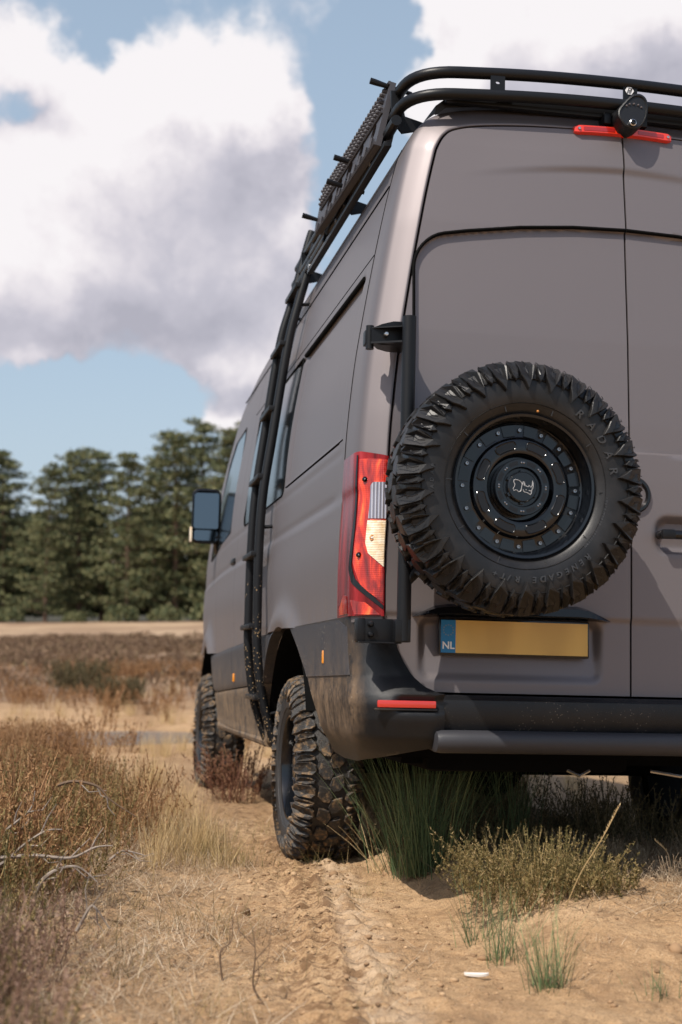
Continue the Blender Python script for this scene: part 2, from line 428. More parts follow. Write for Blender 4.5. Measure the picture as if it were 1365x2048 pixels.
# ------------------------------------------------------------------ the van: a frame in van coordinates (x right, y forward, z up)
van = empty('camper_van', label='matte grey high-roof camper van seen from behind with spare wheel, side ladder and roof rack', cat='camper van')
van.matrix_world = Matrix([[*V2W[0], VO[0]], [*V2W[1], VO[1]], [*V2W[2], VO[2]], [0, 0, 0, 1]])

SEC = np.array([(.93, .50), (.95, .62), (.968, .75), (.975, .95), (.978, 1.2), (.970, 1.40), (.972, 1.46), (.966, 1.65), (.944, 1.9), (.915, 2.1), (.882, 2.3), (.845, 2.5),
                (.812, 2.65), (.792, 2.72), (.752, 2.79), (.69, 2.84), (.58, 2.872), (.4, 2.893), (.2, 2.903), (0, 2.906)])
def catmull(P, k=8):
    o = []; n = len(P)
    for i in range(n - 1):
        p0 = P[max(i - 1, 0)]; p1 = P[i]; p2 = P[i + 1]; p3 = P[min(i + 2, n - 1)]
        for j in range(k):
            t = j / k; o.append(.5 * ((2 * p1) + (-p0 + p2) * t + (2 * p0 - 5 * p1 + 4 * p2 - p3) * t * t + (-p0 + 3 * p1 - 3 * p2 + p3) * t ** 3))
    o.append(P[-1]); return np.array(o)
SC = catmull(SEC)
_z = SC[:, 1]; _w = SC[:, 0]; _iz = np.argsort(_z)
def hw(z): return np.interp(z, _z[_iz], _w[_iz])
def yr(z): return np.interp(z, [0, 1.5, 1.7, 2.0, 2.4, 2.7, 2.95], [0, 0, .003, .015, .045, .080, .115])
def inset(d):
    T = np.gradient(SC, axis=0); T /= np.hypot(*T.T)[:, None]; N = np.stack([-T[:, 1], T[:, 0]], 1)   # to the inside
    P = SC + N * d; P[:, 0] = np.maximum(P[:, 0], 0); return P
def taper(y): return np.interp(y, [0, 3.9, 4.6, 5.2, 5.8, 6.3, 6.7, 6.9], [1, 1, .988, .965, .945, .92, .86, .74])

# --- corner pillars and rear header (one shell wrapping the door opening)
DOORSET = .095
def corner_pt(side, i, s):
    """s in 0..1 along the corner: 0 at the door gap, .6 end of the round, 1 the seam with the side panel"""
    pass
def corner_ring(d, y): 
    P = inset(d); return P, y
m_ = MB()
lev = [(DOORSET, .035), (DOORSET, .006), (.0935, .002), (.090, .0005)] + [tuple(p) for p in catmull(np.array([(.086, .0015), (.060, .016), (.032, .036), (.014, .052), (.004, .075), (0, .12)]), 4)] + [(0, .16), (0, .285)]
def ring3(d, y):
    P = inset(d); L = [(-w, y + float(yr(z)) * (1 - sstep(y, .1, .28)) , z) for w, z in P]; Rr = [(w, yy, z) for (w_, yy, z), w in [((-a, b, c), a) for a, b, c in [( -q[0], q[1], q[2]) for q in L]]]
    return L + [(-a, b, c) for a, b, c in reversed(L[:-1])]
zcut = .97
rings = [ring3(d, y) for d, y in lev]
nR = len(rings[0])
v = [p for r in rings for p in r]; f = []
def in_lamp(p): return p[0] < 0 and 1.0 < p[2] < 1.545
for i in range(len(rings) - 1):
    for k in range(nR - 1):
        q = (i * nR + k, i * nR + k + 1, (i + 1) * nR + k + 1, (i + 1) * nR + k)
        zc = sum(v[a][2] for a in q) / 4
        if zc < zcut: continue
        f.append(q)
m_.add(v, f); shell = m_.obj('rear_pillar_frame', PAINT, van, ang=50)
# trace the two thin panel seams
def strip_on(pts, r, name, m, n=6): return MB().tube(pts, r, n).obj(name, m, van)

# --- roof, windscreen and nose
def topz(y): return np.interp(y, [0, .3, 3.0, 4.2, 4.9, 5.15, 6.15, 6.3, 6.75, 6.93, 6.95], [0, 0, 0, -.03, -.12, -.20, -1.02, -1.10, -1.30, -1.50, -1.9])
def top_section(y, n=14):
    """upper half section from the side edge over the middle"""
    dz = topz(y); P = SC[SC[:, 1] >= 2.70]; zt = P[:, 1] + dz
    zedge = zt[0]; wedge = hw(max(zedge, .6)) * taper(y)
    s = wedge / P[0, 0]
    L = [(-w * s, y, z) for w, z in zip(P[:, 0], zt)]
    return L + [(-a, b, c) for a, b, c in reversed(L[:-1])]
def loft(name, ys, m):
    secs = [top_section(y) for y in ys]; n = len(secs[0]); b = MB()
    v = [p for s in secs for p in s]; f = [(i * n + k, i * n + k + 1, (i + 1) * n + k + 1, (i + 1) * n + k) for i in range(len(secs) - 1) for k in range(n - 1)]
    return b.add(v, f).obj(name, m, van, ang=60)
loft('roof_panel', [.285, .5, 1, 1.5, 2, 2.5, 3, 3.4, 3.8, 4.2, 4.6, 4.9, 5.1], PAINT)
loft('windscreen', [5.1, 5.2, 5.4, 5.6, 5.8, 6.0, 6.14], GLASS)
loft('bonnet', [6.14, 6.2, 6.3, 6.4, 6.5, 6.6, 6.7, 6.8, 6.87, 6.92, 6.945], PAINT)

# --- side panels
AY, AZ, AR = 1.60, .43, .575
FY = 5.36
def side_relief(y, z):
    r = np.zeros_like(y)
    # pressed panel behind the window, from the waist to the slot under the roof rail
    def box(y0, y1, z0, z1, e):
        return sstep(y, y0 - e, y0 + e) * (1 - sstep(y, y1 - e, y1 + e)) * sstep(z, z0 - e, z0 + e) * (1 - sstep(z, z1 - e, z1 + e))
    r -= .012 * box(.43, 1.72, 1.655, 2.275, .014)
    r -= .012 * sstep(y, .38, .45) * (1 - sstep(y, 1.80, 1.86)) * np.exp(-((z - 2.272) / .017) ** 2)
    # shoulder crease and the bowed skin beneath it
    r += .010 * sstep(z, 1.45, 1.40) * sstep(z, 1.0, 1.3)
    r -= .004 * np.exp(-((z - 1.435) / .014) ** 2) * sstep(y, .35, .55)
    r -= .007 * np.exp(-((z - 1.60) / .010) ** 2) * sstep(y, .3, .4) * 0.4
    # flare over the rear arch
    dd = np.hypot((y - AY) / 1.15, z - AZ); r += .030 * np.exp(-((dd - .60) / .075) ** 2) * sstep(z, .6, .95)
    dd = np.hypot((y - FY) / 1.1, z - AZ); r += .042 * np.exp(-((dd - .58) / .09) ** 2)
    # sliding-door and cab-door shut lines
    for yy in (2.02, 3.55, 4.72):
        r -= .006 * np.exp(-((y - yy) / .006) ** 2) * (z < 2.62)
    return r
def side_fn(sgn, off=0.0):
    def fn(Y, Z): 
        x = (hw(Z) * taper(Y) + off + side_relief(Y, Z))
        yy = Y
        return np.stack([sgn * x, yy, Z], 1)
    return fn
def arc(cy, cz, r, a0, a1, n=24): return [(cy + r * math.cos(a), cz + r * math.sin(a)) for a in np.linspace(a0, a1, n)]
def side_outline(z0r, z0f):
    """paint panel above the cladding line"""
    zl = lambda y: np.interp(y, [0.28, 2.2, 4.5, 6.9], [.995, .985, .915, .88])
    top = [(y, 2.70 + float(topz(y))) for y in (.285, 1, 2, 3, 3.6, 4.2, 4.6, 4.9, 5.1, 5.3, 5.6, 5.9, 6.14, 6.3, 6.5, 6.7, 6.8, 6.88)]
    a_r = math.asin((float(zl(AY)) - AZ) / AR)
    bot = [(6.88, .88)] + [p for p in arc(FY, AZ, .54, 0, PI, 40) if p[1] > float(zl(p[0]))] + [(4.6, float(zl(4.6))), (4.2, float(zl(4.2))), (3.3, float(zl(3.3))), (2.3, float(zl(2.3)))]
    bot += [p for p in arc(AY, AZ, AR, 0, PI, 60) if p[1] > float(zl(p[0]))] + [(1.2, float(zl(1.2))), (.6, float(zl(.6))), (.285, float(zl(.285)))]
    return top + bot
WIN1 = rrect(1.78, 1.625, 3.30, 2.285, .05)
WIN2 = [(4.02, 1.66), (5.0, 1.62), (5.62, 1.60), (5.50, 1.80), (5.06, 2.24), (4.75, 2.34), (4.10, 2.34), (4.02, 2.26)]
for sgn, res in ((-1, .0125), (1, .05)):
    o = panel('side_panel', side_outline(0, 0), side_fn(sgn), res, PAINT, van, .03, (-sgn * 1, 0, 0), holes=[WIN1, WIN2])
    for w_ in (WIN1, WIN2):
        wf = side_fn(sgn, -.004)
        def flat(Y, Z, wf=wf, sgn=sgn): return np.stack([sgn * (hw(Z) * taper(Y) - .001 - .018 * (1 - sstep(Y, 1.62, 2.12))), Y, Z], 1)
        cyz = np.array(w_).mean(0); inn = cyz + (np.array(w_) - cyz) * np.array([.996, .992])
        g = panel('side_window', inn, flat, .04, GLASS, van, .01, (-sgn, 0, 0))
        MB().tube([(sgn * (float(hw(z)) * float(taper(y)) + .0005), y, z) for y, z in w_], .0045, 6, closed=True).obj('rubber_seal', DARK, van)
# cladding: an upper band with side markers and a lower sill band
zl = lambda y: np.interp(y, [0.28, 2.2, 4.5, 6.9], [.995, .985, .915, .88])
zm = lambda y: np.interp(y, [0.28, 2.2, 4.5, 6.9], [.785, .745, .665, .63])
zb = lambda y: np.interp(y, [0.28, 2.2, 4.5, 6.9], [.54, .455, .445, .45])
for sgn, res in ((-1, .0125), (1, .05)):
    for (lo, hi, g, m, off, nm) in ((zm, zl, .004, CLAD, .012, 'side_cladding'), (zb, zm, -.003, CLADLOW, .010, 'sill_cladding')):
        ya = AY + math.sqrt(max(AR ** 2 - (float(hi(2.1)) - AZ) ** 2, 0)); yb_ = AY + math.sqrt(max(AR ** 2 - (max(float(lo(2.1)), AZ) - AZ) ** 2, 0))
        fa = FY - math.sqrt(.54 ** 2 - (float(hi(5.4)) - AZ) ** 2); fb = FY - math.sqrt(.54 ** 2 - (max(float(lo(5.4)), AZ) - AZ) ** 2)
        A0 = math.asin(min(1, (float(hi(2.1)) - AZ) / AR)); A1 = math.asin(max(0, (float(lo(2.1)) - AZ) / AR))
        F0 = PI - math.asin(min(1, (float(hi(5.4)) - AZ) / .54)); F1 = PI - math.asin(max(0, (float(lo(5.4)) - AZ) / .54))
        poly = arc(AY, AZ, AR, A1, A0, 12) + [(y, float(hi(y)) - abs(g)) for y in (2.4, 3, 4, 4.5) if y < fa and y > ya] + arc(FY, AZ, .54, F0, F1, 12) + [(y, float(lo(y)) + abs(g)) for y in (4.5, 4, 3, 2.4) if y < fb and y > yb_]
        def cf(Y, Z, sgn=sgn, off=off, lo=lo, hi=hi):
            dd = np.hypot(Y - AY, Z - AZ); fl = .018 * np.exp(-((dd - AR) / .05) ** 2)
            edge = np.minimum(hi(Y) - Z, Z - lo(Y)); rd = -.008 * np.exp(-(edge / .010))
            rib = -.005 * np.exp(-((Y - 2.42) / .008) ** 2) - .005 * np.exp(-((Y - 2.60) / .008) ** 2) - .005 * np.exp(-((Y - 3.55) / .008) ** 2)
            return np.stack([sgn * ((hw(Z) * taper(Y)) + off + fl + rd + rib), Y, Z], 1)
        panel(nm, poly, cf, res, m, van, .05, (-sgn, 0, 0))
# side skirt tube under the sill
for sgn in (-1, 1):
    MB().tube([(sgn * .915, 2.35, .46), (sgn * .905, 4.72, .445)], .03, 10).obj('sill_tube', CLADLOW, van)
# markers
for (y, z, h) in ((.515, .865, .05), (1.845 + .45, .805, .05), (3.42, .765, .05)):
    MB().box((-(float(hw(z)) + .016), y, z), (.012, .030, h), None, .006).obj('side_marker', AMBER, van)

# --- wheel arch liners
for sgn in (-1, 1):
    for (cy, cr) in ((AY, AR), (FY, .54)):
        b = MB(); aa = np.linspace(.10, PI - .40, 26); v = []; 
        for xx in (.955, .60):
            for a in aa: v.append((sgn * xx, cy + (cr - .004) * math.cos(a), AZ + (cr - .004) * math.sin(a)))
        n = len(aa); f = [(k, k + 1, n + k + 1, n + k) for k in range(n - 1)] + [tuple(range(n, 2 * n))]
        b.add(v, f).obj('arch_liner', DARK, van)

# --- rear bumper: plan curve wrapped round the corner, domain (s, z)
def bump_prof(z): return np.interp(z, [.50, .55, .60, .66, .71, .74, .77, .80, .86, .93, 1.0], [-.02, .045, .085, .105, .108, .10, .078, .055, .035, .020, .006])
def bump_fn(Sv, Z):
    Wd = hw(Z) + .014 + .006 * sstep(Z, .8, .7) - .03 * sstep(Z, .62, .50); yb = -bump_prof(Z)
    rc = .17
    s1 = .45; s2 = s1 + .27
    x = np.empty_like(Sv); y = np.empty_like(Sv)
    t = np.clip(Sv / s1, 0, 1); ys = .85 + (rc + yb - .85) * t
    a = np.clip((Sv - s1) / (s2 - s1), 0, 1) * PI / 2
    xa = -Wd + rc * (1 - np.cos(a)); ya = yb + rc * (1 - np.sin(a))
    x = np.where(Sv <= s1, -Wd, xa); y = np.where(Sv <= s1, ys, ya)
    over = np.clip(Sv - s2, 0, None); x = x + over
    # slot for the red reflector, and the dark upper flank beside the door
    slot = np.exp(-((Z - .712) / .022) ** 4) * sstep(Sv, .665, .70); y = y + .020 * slot * (Sv > .6)
    x = x - 0.0
    return np.stack([x, y, Z], 1)
def s_of_x(xx, z): return .72 + (xx + float(hw(z)) + .014 - .17)
def cornerblock(mirror, res):
    door = [(-.884, 1.0), (-.876, .95), (-.866, .888), (-.845, .84), (-.822, .800), (-.785, .765), (-.735, .744), (-.715, .742)]
    right = [(s_of_x(x, z), z) for x, z in door] + [(s_of_x(-.715, .62), .61), (s_of_x(-.73, .58), .575)]
    arch = []
    for a in np.linspace(PI - .02, PI - 1.15, 20):
        yy = AY + AR * math.cos(a) * 1.0; zz = AZ + AR * math.sin(a)
        arch.append(((.85 - yy) / (.85 - .07) * .45, zz))
    # arch edge: sweeps from the cladding seam down to the tail of the bumper
    arch = [(-.27, .995), (-.15, .90), (-.03, .80), (.06, .70), (.12, .60), (.165, .525)]
    poly = arch[::-1] + right
    # bottom edge
    poly = [(.17, .515)] + arch[::-1][1:] + right + [(.80, .572), (.70, .555), (.58, .53), (.45, .51), (.30, .505)]
    def fn(Sv, Z):
        # negative s runs forward to the arch edge
        P = bump_fn(np.maximum(Sv, 0), Z); neg = np.minimum(Sv, 0); P[:, 1] -= neg * (.85 - .07) / .45 * 1.0
        if mirror: P[:, 0] *= -1
        return P
    return poly, fn
for mi, res in ((False, .009), (True, .03)):
    poly, fn = cornerblock(mi, res)
    # split along the seam at z = .785: upper flank light plastic, lower dusted
    up = [p for p in poly]
    o = panel('bumper_corner', poly, fn, res, CORNER, van, .035, (0.9 if not mi else -.9, .3, .15))
    # overlay: upper side band (smooth dark grey) carrying the marker
    def fu(Sv, Z, fn=fn, mi=mi):
        P = fn(Sv, Z); P[:, 0] += (.004 if mi else -.004); return P
    upp = [(-.262, .99), (-.145, .905), (-.05, .822), (-.02, .79), (.50, .802), (.50, .965), (.40, .992)]
    panel('side_cladding', upp, fu, (.01 if not mi else .03), CLAD, van, .006, (.9 if not mi else -.9, 0, 0))
# reflector
for sg in (-1, 1):
    MB().box((sg * .820, -.098, .712), (.196, .016, .024), None, .004).obj('reflector', REFL, van)
    MB().box((sg * .822, -.0965, .6945), (.208, .022, .006), None, .002).obj('reflector_lip', BUMP, van)
# centre beam and step bar
b = MB(); prof = [(.03, .745), (-.045, .742), (-.07, .728), (-.074, .705), (-.068, .64), (-.05, .612), (.05, .605)]
b.add([(x, y, z) for x in (-.712, .712) for y, z in prof], [(i, i + 1, i + 8, i + 7) for i in range(6)]).obj('bumper_beam', BUMP, van)
b = MB(); v = []; xs = [-.722, -.718, -.70, -.60, -.3, 0, .3, .6, .70, .718, .722]
sp = [(.03, .600), (-.075, .600), (-.105, .592), (-.118, .575), (-.115, .545), (-.10, .522), (-.07, .515), (.03, .522)]
for i, x in enumerate(xs):
    k = .72 if i in (0, len(xs) - 1) else (.92 if i in (1, len(xs) - 2) else 1)
    for y, z in sp: v.append((x, (y + .04) * k - .04 - .012, (z - .557) * k * .88 + .592))
n = len(sp); f = [(i * n + j, i * n + (j + 1) % n, (i + 1) * n + (j + 1) % n, (i + 1) * n + j) for i in range(len(xs) - 1) for j in range(n)] + [tuple(range(n)), tuple((len(xs) - 1) * n + j for j in range(n))]
b.add(v, f).obj('step_bar', CLAD, van, ang=50)
for x in (-.55, -.3, .25, .6): MB().box((x, .06, .60), (.05, .16, .05)).obj('step_bracket', DARK, van)

# --- rear doors
DIN = inset(DOORSET + .007); _dz = DIN[:, 1]; 
def door_edge_pts():
    P = [(-w, z) for w, z in DIN if z > 1.0]   # up the side and over the top to the middle
    return P
def sdf_rr(x, z, x0, z0, x1, z1, r):
    cx_, cz_ = (x0 + x1) / 2, (z0 + z1) / 2; dx = np.abs(x - cx_) - (x1 - x0) / 2 + r; dz = np.abs(z - cz_) - (z1 - z0) / 2 + r
    return np.hypot(np.maximum(dx, 0), np.maximum(dz, 0)) + np.minimum(np.maximum(dx, dz), 0) - r
def door_relief(x, z, plate):
    ax = np.abs(x); zt = z + .085 * (ax / .75) ** 2           # crown lines sag towards the corners
    r = yr(z)
    # window field
    s = sdf_rr(ax, zt, -.9, 1.60, .792, 2.425, .11); s = np.where(zt > 1.72, s, sdf_rr(ax, zt, -.9, 1.60, .792, 2.425, .03))
    r = r + .017 * (1 - sstep(s, -.010, .0))
    # upper pressed ledge fading out towards the hinge side
    amp = .011 * (1 - sstep(ax, .05, .66)); zc = 2.668 - .02 * ax
    r = r - amp * sstep(zt, zc - .032, zc) * (1 - .55 * sstep(zt, zc, zc + .22))
    r = r + .006 * (1 - sstep(z, 1.0, 1.02))
    # soft rounding at the panel rim
    if plate:
        s = sdf_rr(x, z, -.765, .785, -.098, 1.012, .045); r = r + .034 * (1 - sstep(s, -.035, .0)) * sstep(z, .74, .95)
        r = r + .006 * (1 - sstep(s, -.03, 0)) * (1 - sstep(z, .74, .95))
    else:
        s = sdf_rr(x, z, .085, 1.245, .40, 1.385, .05); r = r + .03 * (1 - sstep(s, -.03, .0))
    return r
edge = door_edge_pts()
botl = [(-.883 + .006, 1.0), (-.8685, .95), (-.8585, .888), (-.838, .845), (-.815, .806), (-.778, .772), (-.735, .753), (-.60, .7515), (-.0035, .7515)]
outl = [(-.0035, edge[-1][1])] + [p for p in reversed(edge) if p[0] < -.0035] + botl
o = panel('rear_door', outl, lambda X, Z: np.stack([X, door_relief(X, Z, True), Z], 1), .0055, PAINT, van, .03, (0, 1, 0))
rdoor = o
def seal_path(sg):
    P = []
    for x, zt in [(-.003, 2.425), (-.2, 2.425), (-.4, 2.425), (-.6, 2.425)] + [(-.792 + .11 - .11 * math.sin(a), 2.425 - .11 + .11 * math.cos(a)) for a in np.linspace(0, PI / 2, 9)] + [(-.792, 2.1), (-.792, 1.9), (-.792, 1.70), (-.785, 1.615), (-.760, 1.602), (-.5, 1.600)]:
        z = zt - .085 * (x / .75) ** 2; P.append((sg * -x, float(yr(z)) + .004, z))
    return P
MB().tube(seal_path(-1), .0068, 6).obj('window_seal', DARK, rdoor)
outr = [(-x, z) for x, z in outl]; 
rd2 = panel('rear_door', outr, lambda X, Z: np.stack([X, door_relief(X, Z, False), Z], 1), .010, PAINT, van, .03, (0, 1, 0))
MB().tube(seal_path(1), .0068, 6).obj('window_seal', DARK, rd2)
# added black sheet standing for the darkness behind the shut lines
bk = [(-.915, .76), (-.915, 1.6), (-.84, 2.3), (-.78, 2.68), (-.6, 2.82), (0, 2.86), (.6, 2.82), (.78, 2.68), (.84, 2.3), (.915, 1.6), (.915, .76)]
MB().add([(x, .075 + float(yr(z)), z) for x, z in bk], [tuple(range(len(bk)))]).obj('dark_gap_backing', DARK, van)
MB().add([(x, .10, z) for x, z in ((-.90, .53), (-.90, .90), (.90, .90), (.90, .53))], [(0, 1, 2, 3)]).obj('rear_valance', DARK, van)

# black finger-grip cover above the plate
b = MB(); pl = [(-.780, 1.003), (-.755, 1.020), (-.705, 1.044), (-.66, 1.052), (-.2, 1.058), (-.165, 1.050), (-.115, 1.022), (-.088, 1.003)]
n = len(pl); v = [(x, .012, z) for x, z in pl] + [(x, -.036, 1.003 + (z - 1.003) * .72) for x, z in pl] + [(x * .995 - .003, -.040, 1.003 + (z - 1.003) * .25) for x, z in pl] + [(x, .03, 1.001) for x, z in pl]
f = [(i + k * n, i + 1 + k * n, i + 1 + (k + 1) * n, i + (k + 1) * n) for k in range(3) for i in range(n - 1)] + [tuple(k * n for k in range(4)), tuple(k * n + n - 1 for k in range(4))]
b.add(v, f).obj('handle_cover', GLOSS, rdoor, ang=50)
# number plate
PY = -.006
plate = MB().box((-.422, PY + .012, .9415 - .002), (.534, .018, .128), None, .006).obj('number_plate', GLOSS, van, label='yellow number plate with blue NL band')
rotp = None
def pbox(x0, x1, z0, z1, y, m, nm): return MB().box(((x0 + x1) / 2, y, (z0 + z1) / 2), (x1 - x0, .003, z1 - z0)).obj(nm, m, plate, smooth=False)
pbox(-.632, -.162, .8845, .9945, PY + .0015, PLATE, 'plate_face')
pbox(-.683, -.632, .8845, .9945, PY + .0015, EUBLUE, 'plate_band')
def text_mesh(name, s, size, m, parent, origin, ux, uy, un, ext=.001, bold=.0, align='CENTER'):
    cu = bpy.data.curves.new(name, 'FONT'); cu.body = s; cu.size = size; cu.extrude = ext; cu.offset = bold; cu.align_x = align; cu.align_y = 'CENTER'
    t = bpy.data.objects.new(name, cu); COL.objects.link(t)
    dg = bpy.context.evaluated_depsgraph_get(); me = bpy.data.meshes.new_from_object(t.evaluated_get(dg)); bpy.data.objects.remove(t)
    ux, uy, un, og = map(Vector, (ux, uy, un, origin))
    for q in me.vertices: q.co = og + ux * q.co.x + uy * q.co.y + un * q.co.z
    me.materials.clear(); return link(name, me, parent, m)
text_mesh('plate_letters', 'NL', .034, WHITE, plate, (-.6575, PY - .001, .908), (1, 0, 0), (0, 0, 1), (0, -1, 0), .0004, .0008)
b = MB()
for k in range(12):
    a = 2 * PI * k / 12; cx_, cz_ = -.6575 + .0175 * math.cos(a), .9605 + .0175 * math.sin(a); st = []
    for j in range(10):
        rr = .0038 if j % 2 == 0 else .0016; st.append((cx_ + rr * math.sin(j * PI / 5), cz_ + rr * math.cos(j * PI / 5)))
    b.prism(st, lambda x, z, h: (x, h, z), PY - .0004, PY + .0002)
b.obj('plate_stars', STARM, plate, smooth=False)

# right door: handle and badge ring
hd = MB().tube(fillet([(.105, .0, 1.315), (.105, -.035, 1.315), (.33, -.038, 1.315), (.33, 0, 1.315)], .02), .016, 12).obj('door_handle', GLOSS, rd2)
MB().box((.118, -.045, 1.315), (.05, .02, .034), None, .008).obj('lock_cover', BLACK, rd2)
b = MB(); b.lathe([(.066, .012), (.066, -.010), (.060, -.018), (.052, -.018), (.047, -.008)], (.006, .006, 1.452), 'y', 40, False); b.obj('badge_ring', GLOSS, van)
b = MB(); b.lathe([(.047, -.002), (.001, -.006)], (.006, .006, 1.452), 'y', 32, False); b.obj('badge_disc', BUMP, van)

# --- left (and right) tail lamp: regions laid over the corner, domain (s, z) with s the arc length from the door gap
def corner_fn(mirror=False, off=.006):
    def fn(Sv, Z):
        R_ = DOORSET; L1 = R_ * PI / 2
        a = np.clip(Sv / L1, 0, 1) * PI / 2; d = R_ * (1 - np.sin(a)); y = R_ * 1.05 * (1 - np.cos(a)); over = np.clip(Sv - L1, 0, None)
        W_ = hw(Z); nx_, ny_ = np.sin(a), np.cos(a)
        x = -(W_ - d) - off * nx_; yy = y + over + yr(Z) - off * ny_
        if mirror: x = -x
        return np.stack([x, yy, Z], 1)
    return fn
lamp_out = [(.0, 1.543), (.05, 1.552), (.10, 1.562), (.16, 1.562), (.305, 1.562), (.325, 1.40), (.335, 1.25), (.335, 1.0), (.0, 1.0)]
for mi in (False, True):
    lamp = panel('tail_lamp', lamp_out, corner_fn(mi, .007), .01, REDLENS, van, .012, (0, .6, 0))
    def region(nm, poly, m, off, parent=lamp, mi=mi, res=.006): return panel(nm, poly, corner_fn(mi, off), res, m, parent, .006, ((.6 if not mi else -.6), .6, 0))
    region('lamp_reflector', [(.004, 1.530), (.10, 1.535), (.102, 1.30), (.112, 1.18), (.075, 1.10), (.004, 1.045)], REDREF, .0095)
    region('lamp_divider', [(.107, 1.55), (.113, 1.55), (.119, 1.33), (.138, 1.16), (.118, 1.115), (.06, 1.070), (.004, 1.024), (.004, 1.036), (.055, 1.085), (.098, 1.125), (.118, 1.17), (.108, 1.30)], GLOSS, .0105)
    region('reversing_lens', [(.004, 1.452), (.045, 1.452), (.055, 1.44), (.058, 1.328), (.004, 1.328)], CLEAR, .0125)
    region('indicator_lens', [(.004, 1.322), (.060, 1.322), (.062, 1.245), (.052, 1.21), (.004, 1.165)], INDIC, .0125)
    region('lower_lens', [(.012, 1.004), (.10, 1.004), (.125, 1.055), (.06, 1.045), (.03, 1.02)], REDREF, .0095)
    region('lower_lens', [(.15, 1.008), (.30, 1.008), (.30, 1.03), (.22, 1.075), (.17, 1.07)], REDREF, .0095)
    cf_ = corner_fn(mi, .011)
    for (s_, z_) in ((.075, 1.462), (.085, 1.205)):
        P = cf_(np.array([s_]), np.array([z_]))[0]; b = MB(); b.lathe([(.009, 0), (.009, -.006), (.005, -.008)], tuple(P), 'y', 14); b.obj('lamp_screw', GLOSS, lamp)
        b = MB(); b.lathe([(.0035, 0), (.003, -.0105), (.0005, -.0115)], tuple(P), 'y', 10); b.obj('screw_head', CHROME, lamp)
    P = cf_(np.array([.042]), np.array([1.262]))[0]
    MB().tube([(P[0] + .0085 * math.cos(a), P[1] - .003, P[2] + .0085 * math.sin(a)) for a in np.linspace(0, 2 * PI, 14)[:-1]], .0016, 5, closed=True).obj('bulb_ring', AMBER, lamp)
    MB().lathe([(.004, 0), (.003, -.004), (.0005, -.005)], (P[0], P[1] - .002, P[2]), 'y', 10).obj('bulb_tip', WHITE, lamp)
# thin seam line between pillar and side panel
for sg in (-1, 1):
    strip_on([(sg * (float(hw(z)) + .0005), .287, z) for z in np.linspace(1.0, 2.74, 40)], .0018, 'pillar_seam', DARK)
# seams above the pressed panel and along the waist
strip_on([(-(float(hw(2.335)) + .0), y, 2.335) for y in np.linspace(.30, 3.6, 30)], .0022, 'panel_seam', DARK)
strip_on([(-(float(hw(1.652)) - .002), y, 1.652) for y in np.linspace(.36, 1.74, 20)], .0042, 'waist_seam', DARK)
strip_on([(-(float(hw(2.60)) + .001), y, 2.60) for y in np.linspace(.30, 4.6, 30)], .004, 'roof_gutter', DARK)
b = MB()
b.tube([(-(float(hw(2.285)) - .004), .44, 2.285), (-(float(hw(2.285)) - .004), 1.76, 2.285)], [.009, .011], 8).obj('window_slot', DARK, van)

# --- high brake lamp with reversing camera
bl = MB()
pts = rrect(-.190, -.0145, .190, .0145, .010)
def bf(x, z, h): zz = 2.806 - .007 * (x / .19) ** 2 + z * 1.12; return (x, float(yr(2.8)) - .014 + h, zz)
xs = np.linspace(-.188, .188, 25); v = []; f = []
for x in xs:
    e = min(1.0, (.19 - abs(x)) / .012) ** .5
    for (hz, hy) in ((-.016, .03), (-.016, .0), (-.011, -.012), (.011, -.012), (.016, .0), (.016, .03)):
        v.append(bf(x, hz * (.45 + .55 * e), hy * (1 if hy > 0 else e)))
for i in range(24):
    for k in range(5): f.append((i * 6 + k, i * 6 + k + 1, (i + 1) * 6 + k + 1, (i + 1) * 6 + k))
f += [tuple(range(6)), tuple(24 * 6 + k for k in range(6))]
brake = bl.add(v, f).obj('brake_lamp', REDPLAIN, van, ang=40)
for s0, s1 in ((-.155, -.035), (.055, .155)):
    b = MB(); xs = np.linspace(s0, s1, 8); v = []
    for x in xs: v += [bf(x, -.006, -.0135), bf(x, .006, -.0135)]
    b.add(v, [(2 * i, 2 * i + 1, 2 * i + 3, 2 * i + 2) for i in range(7)]).obj('lamp_core', REDDARK, brake, fix=False)
for x in (-.172, .172):
    b = MB(); b.lathe([(.006, 0), (.005, -.004), (.001, -.005)], bf(x, 0, -.012), 'y', 12); b.obj('screw_head', CHROME, brake)
# camera: teardrop body
prof = [(-.030, -.036), (-.050, -.004), (-.047, .018), (-.02, .052), (.002, .074), (.026, .080), (.044, .068), (.050, .045), (.044, .0), (.022, -.036), (0, -.046)]
prof = [tuple(p[:2]) for p in fillet([(p[0], p[1], 0) for p in prof + prof[:1]], .02, 3)][:-1]
prof = [(x * 1.25, z * 1.22) for x, z in prof]; cz = 2.842; yy = float(yr(2.85))
b = MB(); v = []; n = len(prof)
for (h, k) in ((.06, 1.04), (-.062, 1.0), (-.072, .96), (-.075, .88), (-.070, .84)):
    for x, z in prof: v.append((.012 + x * k, yy + h - (.02 if h < 0 else 0) + (z) * .12, cz + z * k))
f = [(i + r * n, (i + 1) % n + r * n, (i + 1) % n + (r + 1) * n, i + (r + 1) * n) for r in range(4) for i in range(n)] + [tuple(range(4 * n, 5 * n))]
camo = b.add(v, f).obj('reversing_camera', BUMP, van, ang=40)
MB().lathe([(.013, .02), (.013, -.006), (.010, -.008), (.009, -.002), (.001, -.002)], (.006, yy - .098, cz - .030), 'y', 20).obj('camera_lens', CHROME, camo)
MB().lathe([(.0085, .0), (.006, -.005), (.001, -.007)], (.006, yy - .1005, cz - .030), 'y', 20).obj('lens_glass', GLOSS, camo)
